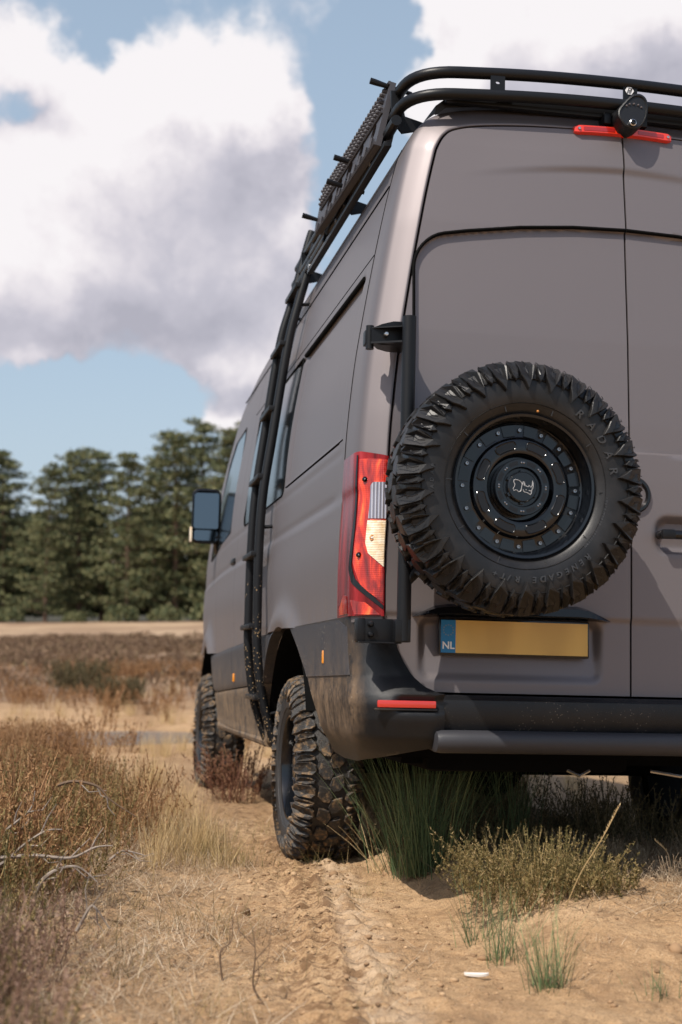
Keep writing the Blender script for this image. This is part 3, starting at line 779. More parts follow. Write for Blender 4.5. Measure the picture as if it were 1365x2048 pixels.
for k in range(5):
    a = PI * (.15 + .7 * k / 4); MB().lathe([(.0035, .004), (.003, -.002), (.0005, -.003)], (.016 + .032 * math.cos(a), yy - .088, cz + .030 + .018 * math.sin(a)), 'y', 8).obj('lamp_diode', mat('dull_diode', (.12, .10, .10), .3) if k == 0 else bpy.data.materials['dull_diode'], camo)
for sx in (-1, 1): MB().box((.005 + sx * .070, yy - .01, cz + .006), (.028, .06, .042), None, .005).obj('camera_foot', BLACK, camo)

# --- roof rack
def rackx(z): return np.interp(z, [2.8, 3.1], [-.835, -.79])
rack = MB()
def rail_path(z0, yr_, xs_, r=.14, crown=.035):
    pts = [(-xs_ - .0, 4.3, z0 + .00)]
    P = []
    cor = fillet([(-xs_, 2.62, z0), (-xs_, yr_, z0 - .004), (-.35, yr_ - .01, z0 + crown * .8), (0, yr_ - .012, z0 + crown), (.35, yr_ - .01, z0 + crown * .8), (xs_, yr_, z0 - .004), (xs_, 2.62, z0)], [0, r, .2, .2, .2, r, 0], 9)
    return cor
up_rail = MB().tube(rail_path(2.958, .075, .800, .17, .028), .0215, 14).obj('roof_rack_rail', BLACK, van)
lo_rail = MB().tube(rail_path(2.868, .060, .815, .17, .030), .0215, 14).obj('roof_rack_rail', BLACK, van)
for x, nm in ((-.488, 'a'), (.018, 'b'), (.52, 'c')):
    zc = 2.913 + .03 * (1 - (x / .8) ** 2); pl = rrect(x - .027, zc - .045, x + .027, zc + .045, .004, 2)
    b = MB()
    if nm == 'a':
        hole = rrect(x - .008, zc - .004, x + .008, zc + .006, .0045, 3)
        o = panel('rack_tab', pl, lambda X, Z: np.stack([X, 0 * X + .052, Z], 1), .003, BLACK, van, .006, (0, 1, 0), holes=[hole])
    else:
        b.prism(pl, lambda x_, z_, h: (x_, h, z_), .052, .058); o = b.obj('rack_tab', BLACK, van)
        if nm == 'b':
            h = []; 
            hx = [(math.cos(a), math.sin(a)) for a in [k * PI / 3 for k in range(6)]]; R_ = .017
            cx_, cz_ = x - .004, zc + .012
            # white hexagon cut by a dark folded stroke
            b2 = MB(); b2.prism([(cx_ + R_ * a, cz_ + R_ * c * .95) for a, c in hx], lambda x_, z_, h: (x_, h, z_), .0495, .0515); b2.obj('maker_emblem', WHITE, o, smooth=False)
            for stroke in ([(-.010, -.012), (-.003, .009), (.006, .009), (.003, -.002)], [(.010, .012), (.003, -.009), (-.003, -.009), (-.000, .002)]):
                MB().tube([(cx_ + a, .0488, cz_ + c) for a, c in stroke], .0014, 5).obj('emblem_stroke', BLACK, o)
# deck: perimeter fairing, cross slats, side foot brackets
b = MB(); v = []
fair = [(-.70, 2.852), (-.66, 2.885), (-.5, 2.905), (0, 2.925), (.5, 2.905), (.66, 2.885), (.70, 2.852)]
b.add([(x, .12, z) for x, z in fair] + [(x, .30, z + .01) for x, z in fair] + [(x, .125, z - .035) for x, z in fair], [(i, i + 1, i + 8, i + 7) for i in range(6)] + [(i + 14, i + 15, i + 1, i) for i in range(6)]).obj('rack_fairing', BLACK, van, ang=60)
MB().box((0, .10, 2.880), (1.34, .03, .045), None, .006).obj('rack_crossbar', BLACK, van)
for k in range(7): MB().box((0, .35 + k * .34, 2.945), (1.16, .09, .022), None, .004).obj('rack_slat', BLACK, van)
for y in (.26, 1.2, 2.3):
    b = MB(); b.prism([(-.835, 2.955), (-.80, 2.955), (-.78, 2.86), (-.70, 2.84), (-.71, 2.815), (-.79, 2.795), (-.83, 2.84)], lambda x, z, h: (x, h, z), y, y + .012); b.obj('rack_foot', BLACK, van)
    b = MB(); b.prism([(.835, 2.955), (.80, 2.955), (.78, 2.86), (.70, 2.84), (.71, 2.815), (.79, 2.795), (.83, 2.84)], lambda x, z, h: (x, h, z), y, y + .012); b.obj('rack_foot', BLACK, van)
MB().tube([(-.835, .16, 2.80), (-.835, 2.5, 2.795)], .020, 10).obj('rack_side_rail', BLACK, van)
MB().box((-.845, 1.1, 2.745), (.030, 1.7, .02), None, .004).obj('rack_mount_strip', BLACK, van)
for y in (.5, 1.2, 1.9): MB().lathe([(.012, 0), (.012, .02), (.005, .022)], (-.862, y, 2.76), 'x', 8).obj('rack_bolt', CHROME, van)

# --- side ladder
def lad_pts(y, px):
    return [Vector((x, y, z)) for x, z in px]
rl = [(-.775, 3.05), (-.793, 2.939), (-.873, 2.633), (-.922, 2.405), (-.985, 1.943), (-1.023, 1.652), (-1.034, 1.365), (-1.032, 1.082), (-1.027, .907), (-.993, .669), (-.92, .44)]
rf = [(-.765, 3.10), (-.785, 3.03), (-.862, 2.71), (-.920, 2.475), (-.986, 1.99), (-1.022, 1.688), (-1.035, 1.389), (-1.036, 1.093), (-1.032, .91), (-.995, .662), (-.915, .44)]
def spl(px, k=6): return catmull(np.array(px), k)
ladder = []
for y, px in ((2.10, rl), (2.40, rf)):
    P = spl(px); ladder.append(P)
    MB().tube([(p[0], y, p[1]) for p in P], .0225, 14).obj('ladder_rail', TUBEM, van)
for zz in (2.72, 2.42, 2.09, 1.75, 1.37, 1.02, .68):
    xa = float(np.interp(-zz, -ladder[0][:, 1], ladder[0][:, 0])); xb = float(np.interp(-zz, -ladder[1][:, 1], ladder[1][:, 0]))
    b = MB(); 
    ang = 0
    b.box(((xa + xb) / 2 - .012, 2.255, zz), (.056, .345, .024), None, .004)
    st = b.obj('ladder_step', TUBEM, van)
    nb = MB()
    for k in range(7):
        for j in (-1, 0, 1): nb.lathe([(.005, 0), (.004, .006)], ((xa + xb) / 2 - .01 + j * .015, 2.12 + k * .042, zz + .013), 'z', 6)
    nb.obj('grip_stud', BLACK, st, kind='stuff')
for y in (2.10, 2.40):
    for zz in (.60, 1.5, 2.62):
        MB().tube([(float(np.interp(-zz, -ladder[0][:, 1], ladder[0][:, 0])), y, zz), (-float(hw(zz)) + .02, y, zz + .01)], .009, 8).obj('ladder_stay', BLACK, van)

# --- wing mirror
MX, MYY = -1.02, 5.05
mir = MB()
hp = rrect(-.105, -.185, .095, .195, .05); v = []; n = len(hp)
for h, k, dx in ((.02, 1.0, 0), (0, 1.02, 0), (-.004, .98, 0), (-.004, .93, 0), (.012, .91, 0)):
    for x, z in hp: v.append((MX + x * k - .02 * (z > 0) * 0, MYY + h, 1.865 + z * k))
for h, k in ((.08, .92), (.13, .7), (.15, .3)):
    for x, z in hp: v.append((MX + x * k, MYY + h, 1.865 + z * k))
f = []
for r0, r1 in ((4, 3), (3, 2), (2, 1), (1, 0), (0, 5), (5, 6), (6, 7)):
    for i in range(n): f.append((r0 * n + i, r0 * n + (i + 1) % n, r1 * n + (i + 1) % n, r1 * n + i))
f.append(tuple(7 * n + i for i in range(n)))
mo = mir.add(v, f).obj('wing_mirror', GLOSS, van, ang=60, fix=True)
def mg(nm, x0, z0, x1, z1, m, dy, yaw=0):
    b = MB(); pts = rrect(x0, z0, x1, z1, .015, 3); b.prism(pts, lambda x, z, h: (MX + x, MYY + .012 + h + yaw * x, 1.865 + z), -.003 + dy, .001 + dy); b.obj(nm, m, mo, smooth=False)
mg('mirror_glass', -.090, -.082, .080, .170, MIRG, 0, -.10)
mg('mirror_glass', -.085, -.165, .078, -.092, MIRG, 0, -.05)
MB().box((MX - .108, MYY + .02, 1.74), (.018, .05, .105), None, .006).obj('mirror_indicator', INDIC, mo)
MB().tube(fillet([(MX + .08, MYY + .05, 1.74), (-.93, MYY + .06, 1.735), (-.90, MYY + .06, 1.66)], .03), [.045] * 9 + [.04], 10).obj('mirror_arm', GLOSS, mo) if False else MB().tube([(MX + .07, MYY + .04, 1.745), (-.93, MYY + .05, 1.72), (-.905, MYY + .06, 1.62)], [.045, .045, .05], 10).obj('mirror_arm', GLOSS, mo)
b = MB().box((-float(hw(1.46)) * .985 - .012, 3.72, 1.455), (.03, .16, .035), None, .01); b.obj('side_door_handle', BLACK, van)

# --- underbody
MB().box((0, 3.4, .62), (1.50, 6.3, .24)).obj('underbody', DARK, van, smooth=False)
MB().tube([(-.80, AY, .41), (.80, AY, .41)], .045, 12).obj('rear_axle', DARK, van)
MB().lathe([(.02, -.14), (.13, -.08), (.155, 0), (.13, .08), (.02, .14)], (0, AY, .42), 'y', 20).obj('differential', DARK, van)
MB().tube([(-.80, FY, .42), (.80, FY, .42)], .035, 10).obj('front_axle', DARK, van)
MB().box((-.30, .42, .54), (.75, .45, .13), None, .03).obj('rear_silencer', DARK, van)
for x in (-.52, .52): MB().box((x, 1.5, .48), (.07, 1.3, .035)).obj('leaf_spring', DARK, van)
MB().tube([(-.24, -.02, .50), (-.20, -.03, .482), (-.16, -.02, .50)], .006, 6).obj('tow_loop', CHROME, van)
MB().tube([(.06, -.02, .50), (.16, -.04, .485), (.26, -.02, .50)], .006, 6).obj('tow_loop', CHROME, van)

# ------------------------------------------------------------------ wheels (local frame: axle along -y, outer face at y = -.135)
RT = .400; NP = 26
def tyre_profile():
    return [(.222, -.098), (.232, -.112), (.245, -.122), (.270, -.131), (.300, -.135), (.328, -.133), (.352, -.127), (.366, -.118), (.380, -.108), (.384, -.09), (.386, -.03), (.386, .03), (.384, .09), (.380, .108), (.366, .118), (.352, .127), (.328, .133), (.300, .135), (.270, .131), (.245, .122), (.232, .112), (.222, .098)]
tyre_mb = MB().lathe(tyre_profile(), (0, 0, 0), 'y', 96, False)
for rr in (.338, .262): tyre_mb.lathe([(rr - .002, -.1302 - (.003 if rr > .3 else -.0030)), (rr, -.1335 - (.003 if rr > .3 else -.0030)), (rr + .002, -.1302 - (.002 if rr > .3 else -.0030))], (0, 0, 0), 'y', 96, False)
tyre_me = None
def bent_prism(poly, y_bot, y_top, fn):
    pass
def lug_mesh(name, outline, surf, h, seed=0):
    """outline in (t, a): t along the cross profile, a angle; surf(t)-> (r, y, nr, ny); raised by h with a chamfer"""
    v = []; n = len(outline); c = np.mean(outline, 0)
    for (k, hh) in ((1.05, -.004), (1.0, h * .86), (.93, h)):
        for t, a in outline:
            t2 = c[0] + (t - c[0]) * k; a2 = c[1] + (a - c[1]) * k; r, y, nr, ny = surf(t2); r += nr * hh; y += ny * hh
            v.append((r * math.sin(a2), y, r * math.cos(a2)))
    f = [(i + r * n, (i + 1) % n + r * n, (i + 1) % n + (r + 1) * n, i + (r + 1) * n) for r in range(2) for i in range(n)] + [tuple(range(2 * n, 3 * n))]
    me = mk(name, v, f, False); bm = bmesh.new(); bm.from_mesh(me); bmesh.ops.recalc_face_normals(bm, faces=bm.faces); bm.to_mesh(me); bm.free(); return me
# cross profile from sidewall (t=0) round the shoulder to the crown centre
_pr = np.array([(.300, -.135), (.318, -.1345), (.335, -.132), (.352, -.127), (.366, -.1185), (.378, -.108), (.3845, -.09), (.386, -.06), (.386, -.03), (.386, 0), (.386, .03), (.386, .06), (.3845, .09), (.378, .108), (.366, .1185), (.352, .127), (.335, .132), (.318, .1345), (.300, .135)])
_cl = np.concatenate([[0], np.cumsum(np.hypot(*np.diff(_pr, axis=0).T))])
def surf(t):
    r = float(np.interp(t, _cl, _pr[:, 0])); y = float(np.interp(t, _cl, _pr[:, 1])); e = .004
    dr = float(np.interp(t + e, _cl, _pr[:, 0]) - np.interp(t - e, _cl, _pr[:, 0])); dy = float(np.interp(t + e, _cl, _pr[:, 1]) - np.interp(t - e, _cl, _pr[:, 1]))
    L = math.hypot(dr, dy) or 1; return r, y, dy / L, -dr / L
TL = _cl[-1]; tc_ = TL / 2
P_ = 2 * PI / NP
# two shoulder shapes: a long pointed blade and a notched short one; then crown blocks with offset zig-zags
A1_ = [(.001, .0), (.022, -.13), (.042, -.28), (.066, -.32), (.108, -.31), (.128, -.16), (.130, .08), (.112, .25), (.080, .22), (.072, .27), (.048, .22), (.024, .11)]
B1_ = [(.028, .50), (.044, .375), (.070, .355), (.104, .38), (.126, .47), (.122, .60), (.096, .645), (.060, .645), (.044, .60)]
C1 = [(-.052, -.40), (-.006, -.26), (.004, .10), (-.010, .38), (-.036, .35), (-.060, .08)]
SIPE_A = [(.048, -.04), (.064, -.10), (.078, -.02), (.106, -.06)]
def lug_pair(o1, o2, h, flip):
    ms = [lug_mesh('q', [((TL - t if flip else t) , a * P_) for t, a in o], surf, hh) for o, hh in ((o1, h), (o2, h * .86))]
    b = MB()
    for me in ms: b.add([tuple(q.co) for q in me.vertices], [tuple(p.vertices) for p in me.polygons]); bpy.data.meshes.remove(me)
    return mk('shoulder_lug', b.v, b.f, False)
def lugw(o, h, flip): return lug_mesh('shoulder_lug', [((TL - t if flip else t), a * P_) for t, a in o], surf, h)
LUGS = [('shoulder_lug', lugw(A1_, .019, False)), ('shoulder_lug', lugw([(t, a - .5) for t, a in B1_], .017, False))]
LUGS_IN = [('shoulder_lug', lugw(A1_, .019, True)), ('shoulder_lug', lugw([(t, a - .5) for t, a in B1_], .017, True))]
crown = [('tread_block', lug_mesh('tread_block', [(tc_ + sg * (-t) - sg * .004, a * P_ * .95) for t, a in C1], surf, .014)) for sg in (-1, 1)]
siping = MB()
def rim_meshes():
    d = {}
    # outer lip and barrel
    d['rim'] = MB().lathe([(.2285, -.100), (.2315, -.112), (.226, -.120), (.219, -.118), (.215, -.104), (.213, -.080), (.208, -.070), (.200, -.066), (.160, -.067), (.152, -.074), (.146, -.082), (.108, -.082), (.102, -.078), (.100, -.070), (.100, -.02)], (0, 0, 0), 'y', 96, False)
    d['barrel'] = MB().lathe([(.214, -.09), (.20, .0), (.205, .09), (.229, .11)], (0, 0, 0), 'y', 64, False)
    return d
def build_wheel(kind, parent, loc, rz, mats, label=None, clean=False):
    """kind wheel: everything hangs below one Empty that is a part of the van"""
    w = bpy.data.objects.new('spare_wheel' if clean else 'road_wheel', None); COL.objects.link(w); w.parent = parent; w.location = loc; w.rotation_euler = (0, 0, rz); w.empty_display_size = .1
    if label: w['label'] = label
    return w
WM = {}
def tyre_obj(par, m):
    global tyre_me
    if m.name not in WM: WM[m.name] = tyre_mb.obj('tyre', m, par).data; o = [c for c in par.children][-1]
    else: o = link('tyre', WM[m.name], par)
    return o
def add_lugs(par, m, inner=True, ph=0.0):
    r2 = random.Random(3)
    for k in range(NP):
        a = (k + ph) * P_
        for (nm, me0), da in list(zip(LUGS, (0, .5))) + (list(zip(LUGS_IN, (.25, .75))) if inner else []) + list(zip(crown, (.1, .6))):
            key = (me0.name, m.name)
            if key not in WM:
                me = me0.copy(); me.materials.append(m); WM[key] = me
            o = bpy.data.objects.new(nm, WM[key]); COL.objects.link(o); o.parent = par; o.rotation_euler = (0, a + da * P_, 0)
def add_rim(par, m):
    if 'rim' not in WM:
        b = MB().lathe([(.2285, -.100), (.2320, -.112), (.227, -.122), (.219, -.120), (.2155, -.106), (.2135, -.076), (.209, -.060), (.203, -.054), (.168, -.054), (.162, -.056), (.158, -.066), (.154, -.072), (.148, -.074), (.116, -.076), (.110, -.074), (.107, -.066), (.105, -.050), (.100, -.046), (.0905, -.046)], (0, 0, 0), 'y', 96, False)
        WM['rim'] = b.obj('rim', m, par, ang=28).data
        b = MB().lathe([(.215, -.10), (.20, .0), (.205, .09), (.229, .11)], (0, 0, 0), 'y', 64, False); WM['barrel'] = b.obj('rim_barrel', m, par).data
        b = MB()
        # hub ring
        b.lathe([(.0905, -.05), (.0905, -.088), (.088, -.092), (.064, -.092), (.0615, -.088), (.060, -.080)], (0, 0, 0), 'y', 64, False); WM['hubring'] = b.obj('hub_ring', m, par, ang=28).data
        b = MB().lathe([(.060, -.080), (.050, -.080), (.048, -.094), (.045, -.097), (.001, -.097)], (0, 0, 0), 'y', 48, False); WM['cap'] = b.obj('centre_cap', m, par, ang=28).data
    else:
        for nm, k in (('rim', 'rim'), ('rim_barrel', 'barrel'), ('hub_ring', 'hubring'), ('centre_cap', 'cap')): link(nm, WM[k], par)
    def piece(nm, key, build, mm, ang_list):
        if key not in WM:
            me = build(); me.materials.append(mm); WM[key] = me
        for a in ang_list:
            o = bpy.data.objects.new(nm, WM[key]); COL.objects.link(o); o.parent = par; o.rotation_euler = (0, a, 0)
    def bolt():
        b = MB().lathe([(.0068, -.052), (.0068, -.060), (.0055, -.062), (.0038, -.062), (.0034, -.057), (.0005, -.057)], (0, 0, .186), 'y', 12, False); return mk('bolt', b.v, b.f)
    piece('rim_bolt', 'bolt', bolt, CHROME2, [2 * PI * k / 16 for k in range(16)])
    def pad():
        # raised land between two bolts
        b = MB(); pr = [(math.radians(a), r) for a, r in ((-6.6, .168), (6.6, .168), (6.6, .202), (-6.6, .202))]
        b.prism([(r * math.sin(a), r * math.cos(a)) for a, r in pr], lambda x, z, h: (x, h, z), -.052, -.058); me = mk('p', b.v, b.f, False); return me
    piece('rim_land', 'pad', pad, m, [2 * PI * (k + .5) / 16 for k in range(16)])
    def slot():
        # oblong window: dark pocket with a bright rolled lip
        b = MB(); pts = []
        for a in np.linspace(-11.5, 11.5, 9): pts.append((math.radians(a), .1475))
        for j in np.linspace(PI / 2, -PI / 2, 6)[1:-1]: pts.append((math.radians(11.5 + 3.2 * math.cos(j)), .1345 + .013 * math.sin(j)))
        for a in np.linspace(11.5, -11.5, 9): pts.append((math.radians(a), .1215))
        for j in np.linspace(-PI / 2, PI / 2, 6)[1:-1]: pts.append((math.radians(-11.5 - 3.2 * math.cos(j)), .1345 + .013 * math.sin(j)))
        P = [(r * math.sin(a), -.0765, r * math.cos(a)) for a, r in pts]; b.tube(P, .0022, 5, closed=True)
        me = mk('slot', b.v, b.f); return me
    piece('slot_lip', 'slotlip', slot, m, [2 * PI * (k + .5) / 8 for k in range(8)])
    def slotd():
        b = MB(); pts = []
        for a in np.linspace(-12.5, 12.5, 9): pts.append((math.radians(a), .1455))
        pts.append((math.radians(14.2), .1345))
        for a in np.linspace(12.5, -12.5, 9): pts.append((math.radians(a), .1235))
        pts.append((math.radians(-14.2), .1345))
        b.prism([(r * math.sin(a), r * math.cos(a)) for a, r in pts], lambda x, z, h: (x, h, z), -.0775, -.070); return mk('slotd', b.v, b.f, False)
    piece('slot_pocket', 'slotd', slotd, DARKHOLE, [2 * PI * (k + .5) / 8 for k in range(8)])
    def hslot():
        b = MB(); pts = [(math.radians(a), .0835) for a in np.linspace(-11, 11, 7)] + [(math.radians(a), .0705) for a in np.linspace(11, -11, 7)]
        b.prism([(r * math.sin(a), r * math.cos(a)) for a, r in pts], lambda x, z, h: (x, h, z), -.0925, -.088); return mk('hs', b.v, b.f, False)
    piece('hub_slot', 'hslot', hslot, DARKHOLE, [2 * PI * (k + .5) / 8 for k in range(8)])
    def hb():
        b = MB()
        for da in (-.05, .05): b.lathe([(.003, -.091), (.0028, -.095), (.0005, -.096)], (.077 * math.sin(da), 0, .077 * math.cos(da)), 'y', 8)
        return mk('hb', b.v, b.f)
    piece('hub_bolt', 'hb', hb, CHROME2, [2 * PI * k / 8 for k in range(8)])
    def notch():
        b = MB(); pts = [(math.radians(a), r) for a, r in ((-9, .046), (9, .046), (6, .0545), (-6, .0545))]
        b.prism([(r * math.sin(a), r * math.cos(a)) for a, r in pts], lambda x, z, h: (x, h, z), -.080, -.092); return mk('nt', b.v, b.f, False)
    piece('cap_notch', 'notch', notch, m, [2 * PI * k / 6 for k in range(6)])
CHROME2 = mat('dark_bolt_metal', (.36, .36, .37), .25, 1.0)
DARKHOLE = mat('wheel_pocket_black', (.003, .003, .004), .35)

# spare on its carrier
SP = (-.535, -.315, 1.402)
spare = build_wheel('w', van, SP, 0, None, 'unused spare wheel hung on the back door', True)
tyre_obj(spare, RUBBER); add_lugs(spare, RUBBER); add_rim(spare, RIMM)
for k in range(NP):
    b = MB()
    for ln in (SIPE_A, [(t, .5 - .02 + a) for t, a in SIPE_A]):
        P = []
        for t, a in ln:
            r_, y_, nr_, ny_ = surf(t); ang_ = (k + a) * P_; P.append(((r_ + nr_ * .0186) * math.sin(ang_), y_ + ny_ * .0186, (r_ + nr_ * .0186) * math.cos(ang_)))
        b.tube(P, .0014, 4)
    b.obj('sipe', DARKHOLE, spare)
# valve dots
MB().lathe([(.004, 0), (.003, -.003), (.0005, -.004)], (.038, -.1235, .238), 'y', 8).obj('chalk_mark', mat('orange_dot', (.55, .22, .05), .6), spare)
# raised lettering round the sidewall
def arc_text(name, s, size, r, a0, da, parent, m, ext=.0016):
    """letters upright outward, running clockwise seen from outside (-y); angles clockwise from 12 o'clock"""
    a = a0; big = size > .02; allb = MB()
    for ch in s:
        if ch != ' ':
            cu = bpy.data.curves.new('t', 'FONT'); cu.body = ch; cu.size = size; cu.extrude = ext; cu.align_x = 'CENTER'; cu.offset = .0006; cu.shear = .15
            t = bpy.data.objects.new('t', cu); COL.objects.link(t); me = bpy.data.meshes.new_from_object(t.evaluated_get(bpy.context.evaluated_depsgraph_get())); bpy.data.objects.remove(t)
            v = []
            for q in me.vertices:
                rr = r + q.co.y; aa = a + q.co.x / r; yb = float(np.interp(rr, [.232, .245, .27, .30, .328, .352], [-.112, -.122, -.131, -.135, -.133, -.127]))
                v.append((rr * math.sin(aa), yb - (q.co.z + ext) - .0002, rr * math.cos(aa)))
            b = MB() if big else allb; b.add(v, [tuple(p.vertices) for p in me.polygons])
            if big: b.obj(name, m, parent, smooth=False, fix=False)
        a += da if ch not in ('/', '+') else da * .7
    if not big: allb.obj(name, m, parent, smooth=False, fix=False, kind='stuff')
LETTER = mat('tyre_letter_rubber', (.035, .034, .035), .28)
arc_text('tyre_letter', 'RADAR', .036, .279, math.radians(36), math.radians(10.5), spare, LETTER, .0026)
arc_text('tyre_letter', 'RENEGADE R/T+', .026, .287, math.radians(137), math.radians(5.35), spare, LETTER, .0024)
arc_text('tyre_small_print', 'LT265/70R17  121/118Q', .011, .262, math.radians(96), math.radians(1.9), spare, LETTER, .0006)
arc_text('tyre_small_print', 'RADAR', .016, .300, math.radians(262), math.radians(4.2), spare, LETTER, .001)
for k in range(10):
    a = math.radians(20 + 36 * k); MB().box((.25 * math.sin(a), -.1255, .25 * math.cos(a)), (.002, .002, .022), Matrix.Rotation(a, 3, 'Y')).obj('sidewall_rib', LETTER, spare)
# rhinoceros outline on the centre cap (photo px offset from the cap centre, x right / z up)
RH = [[(540, 690), (552, 686), (580, 690), (600, 703), (612, 722), (606, 745), (604, 765), (596, 782), (580, 786), (566, 772), (552, 772), (540, 778), (534, 760), (545, 742), (548, 722), (538, 705), (540, 690)],
      [(612, 722), (622, 700), (630, 702), (632, 722), (645, 738), (665, 740), (668, 728), (685, 745), (698, 725), (700, 690), (706, 712), (704, 745), (692, 770), (690, 795), (680, 805), (655, 790), (628, 785), (618, 765)],
      [(625, 712), (630, 735)], [(640, 765), (650, 768)], [(668, 772), (690, 775)]]
for k, ln in enumerate(RH):
    pts = [((x - 618) * .2344 / 612, -.0985, -(y - 742) * .2344 / 612) for x, y in ln]
    MB().tube(pts, .0011, 5).obj('rhino_emblem', mat('emblem_white', (.42, .42, .43), .4) if k == 0 else bpy.data.materials['emblem_white'], spare)

# carrier: post, hinge brackets, brace, mounting plate
TX, TY = -.853, -.155
MB().tube([(TX + .004, TY, .915), (TX + .004, TY, 1.99)], .0235, 16).obj('carrier_post', BLACK, van)
MB().tube([(TX, TY, 1.10), (-.72, TY - .01, 1.235), (-.56, TY, 1.40)], .019, 14).obj('carrier_brace', BLACK, van)
MB().tube([(TX, TY, 1.42), (-.50, TY, 1.42)], .019, 12).obj('carrier_crossbar', BLACK, van)
MB().box((SP[0], -.165, SP[2]), (.22, .03, .22), None, .008).obj('carrier_plate', BLACK, van)
MB().tube([(SP[0], -.16, SP[2]), (SP[0], -.26, SP[2])], .05, 16).obj('carrier_hub', BLACK, van)
# lower hinge
b = MB(); b.box((-.925, -.118, .948), (.125, .030, .076), None, .004); b.box((-.985, -.112, .948), (.03, .05, .082), None, .01); b.box((-.93, -.07, .948), (.10, .09, .07), None, .006)
hb_ = b.obj('carrier_hinge', BLACK, van); b = MB().box((-.925, -.130, .909), (.14, .055, .005)).obj('hinge_lip', BLACK, hb_)
for zz in (.968, .934): MB().lathe([(.0095, .005), (.0095, -.014), (.006, -.019), (.001, -.020)], (-.955, -.134, zz), 'y', 14).obj('hinge_bolt', BLACK, hb_)
MB().box((TX - .002, TY + .005, .948), (.052, .052, .074), None, .004).obj('hinge_block', BLACK, hb_)
# upper hinge: open-topped triangular bracket
b = MB()
pl = [(-.965, 1.955), (-.93, 1.972), (-.89, 1.984), (-.845, 1.985), (-.845, 1.905), (-.93, 1.900), (-.965, 1.905)]
b.prism([(x, z) for x, z in pl], lambda x, z, h: (x, h, z), -.105, -.098)
b.prism([(-.968, -.105), (-.93, -.03), (-.89, -.0), (-.80, -.0), (-.835, -.13), (-.86, -.16)], lambda x, y, h: (x, y, h), 1.903, 1.909)
b.prism([(-.965, -.105), (-.95, -.06), (-.90, -.0), (-.84, -.0), (-.835, -.13), (-.86, -.16)], lambda x, y, h: (x, y, h), 1.955, 1.985 - .026)
uh = b.obj('carrier_hinge', BLACK, van, smooth=False)
MB().tube([(-.965, -.075, 1.89), (-.965, -.075, 1.97)], .014, 12).obj('hinge_barrel', BLACK, uh)
MB().box((-.972, -.060, 1.93), (.02, .04, .05), None, .004).obj('hinge_barrel', BLACK, uh)
MB().lathe([(.0095, .005), (.0095, -.012), (.006, -.017), (.001, -.018)], (-.918, -.108, 1.935), 'y', 14).obj('hinge_bolt', CHROME, uh)

# road wheels
for (x, y, sg) in ((-.815, AY, -1), (-.855, FY, -1), (.93, AY, 1), (.88, FY, 1)):
    w = build_wheel('w', van, (x, y, .388 if y < 3 else .372), (-PI / 2 if sg < 0 else PI / 2), None, 'mud-caked rear wheel on the driver side' if (sg < 0 and y < 3) else None)
    tyre_obj(w, MUDSIDE)
    if sg < 0: add_lugs(w, MUDLUG, y < 3 or True, .3)
    if sg < 0: add_rim(w, RIMM)
    else:
        if 'darkbarrel' not in WM: me_ = WM['barrel'].copy(); me_.materials.clear(); me_.materials.append(DARK); WM['darkbarrel'] = me_
        link('rim_barrel', WM['darkbarrel'], w)

# ------------------------------------------------------------------ traction boards on the left side of the rack (things of their own)
def board(name, dx, label, studs=True):
    """local frame of the van: rear end y .30, front end y 1.55, leaning plane"""
    r0t = np.array([-.800 + dx, .30, 3.005]); r0b = np.array([-.854 + dx, .30, 2.755]); f0t = np.array([-.832 + dx, 1.58, 3.010]); f0b = np.array([-.866 + dx, 1.58, 2.79])
    def fn(Uu, Vv):
        P = ((1 - Uu)[:, None] * ((1 - Vv)[:, None] * r0b + Vv[:, None] * r0t) + Uu[:, None] * ((1 - Vv)[:, None] * f0b + Vv[:, None] * f0t)); return P
    nrm = np.cross(f0b - r0b, r0t - r0b); nrm /= np.linalg.norm(nrm); nrm = nrm if nrm[0] < 0 else -nrm
    holes = []
    for uc, hu in ((.10, .035), (.27, .035), (.44, .05), (.60, .05), (.76, .05)):
        holes.append([(uc + hu * math.cos(a), .36 + .15 * math.sin(a)) for a in np.linspace(0, 2 * PI, 16, endpoint=False)])
    root = empty(name, label=label, cat='traction board', group='traction boards stacked on the roof rack')
    root.matrix_world = van.matrix_world
    outline = [(0, 0), (.93, 0), (1, .25), (1, .75), (.93, 1), (0, 1)]
    pb = panel('board_plate', outline, lambda U_, V_: fn(U_, V_) + nrm * .012, (.02, .05), BOARDM, root, .022, tuple(-nrm), holes=holes)
    if studs:
        k = 0; me = None
        for j, vv in enumerate((.62, .76, .90)):
            for i in range(30):
                P = fn(np.array([.03 + i * .031 + (j % 2) * .018]), np.array([vv]))[0] + nrm * .012
                if me is None:
                    b = MB().lathe([(.009, 0), (.0085, .012), (.005, .018), (.001, .019)], (0, 0, 0), 'z', 7); me = mk('stud', b.v, b.f, False); me.materials.append(BOARDM)
                o = bpy.data.objects.new('stud', me); COL.objects.link(o); o.parent = root; o.location = P; o.rotation_mode = 'QUATERNION'; o.rotation_quaternion = Vector(nrm).to_track_quat('Z', 'Y')
        for i in range(12):
            P0 = fn(np.array([.06 + i * .078]), np.array([.04]))[0] + nrm * .018; P1 = fn(np.array([.06 + i * .078]), np.array([.20]))[0] + nrm * .018
            MB().tube([P0, P1], .006, 5).obj('board_rib', BOARDM, root)
        for vv in (.02, .52, .98):
            P0 = fn(np.array([.0]), np.array([vv]))[0] + nrm * .016; P1 = fn(np.array([.93]), np.array([vv]))[0] + nrm * .016
            MB().tube([P0, P1], .007, 6).obj('board_edge', BOARDM, root)
    return root, fn, nrm
bd1, bfn, bn = board('traction_board', -.016, 'outer dark grey traction board with rows of studs facing left', True)
bd2, _, _ = board('traction_board', .022, 'inner dark grey traction board sandwiched against the roof rack', False)
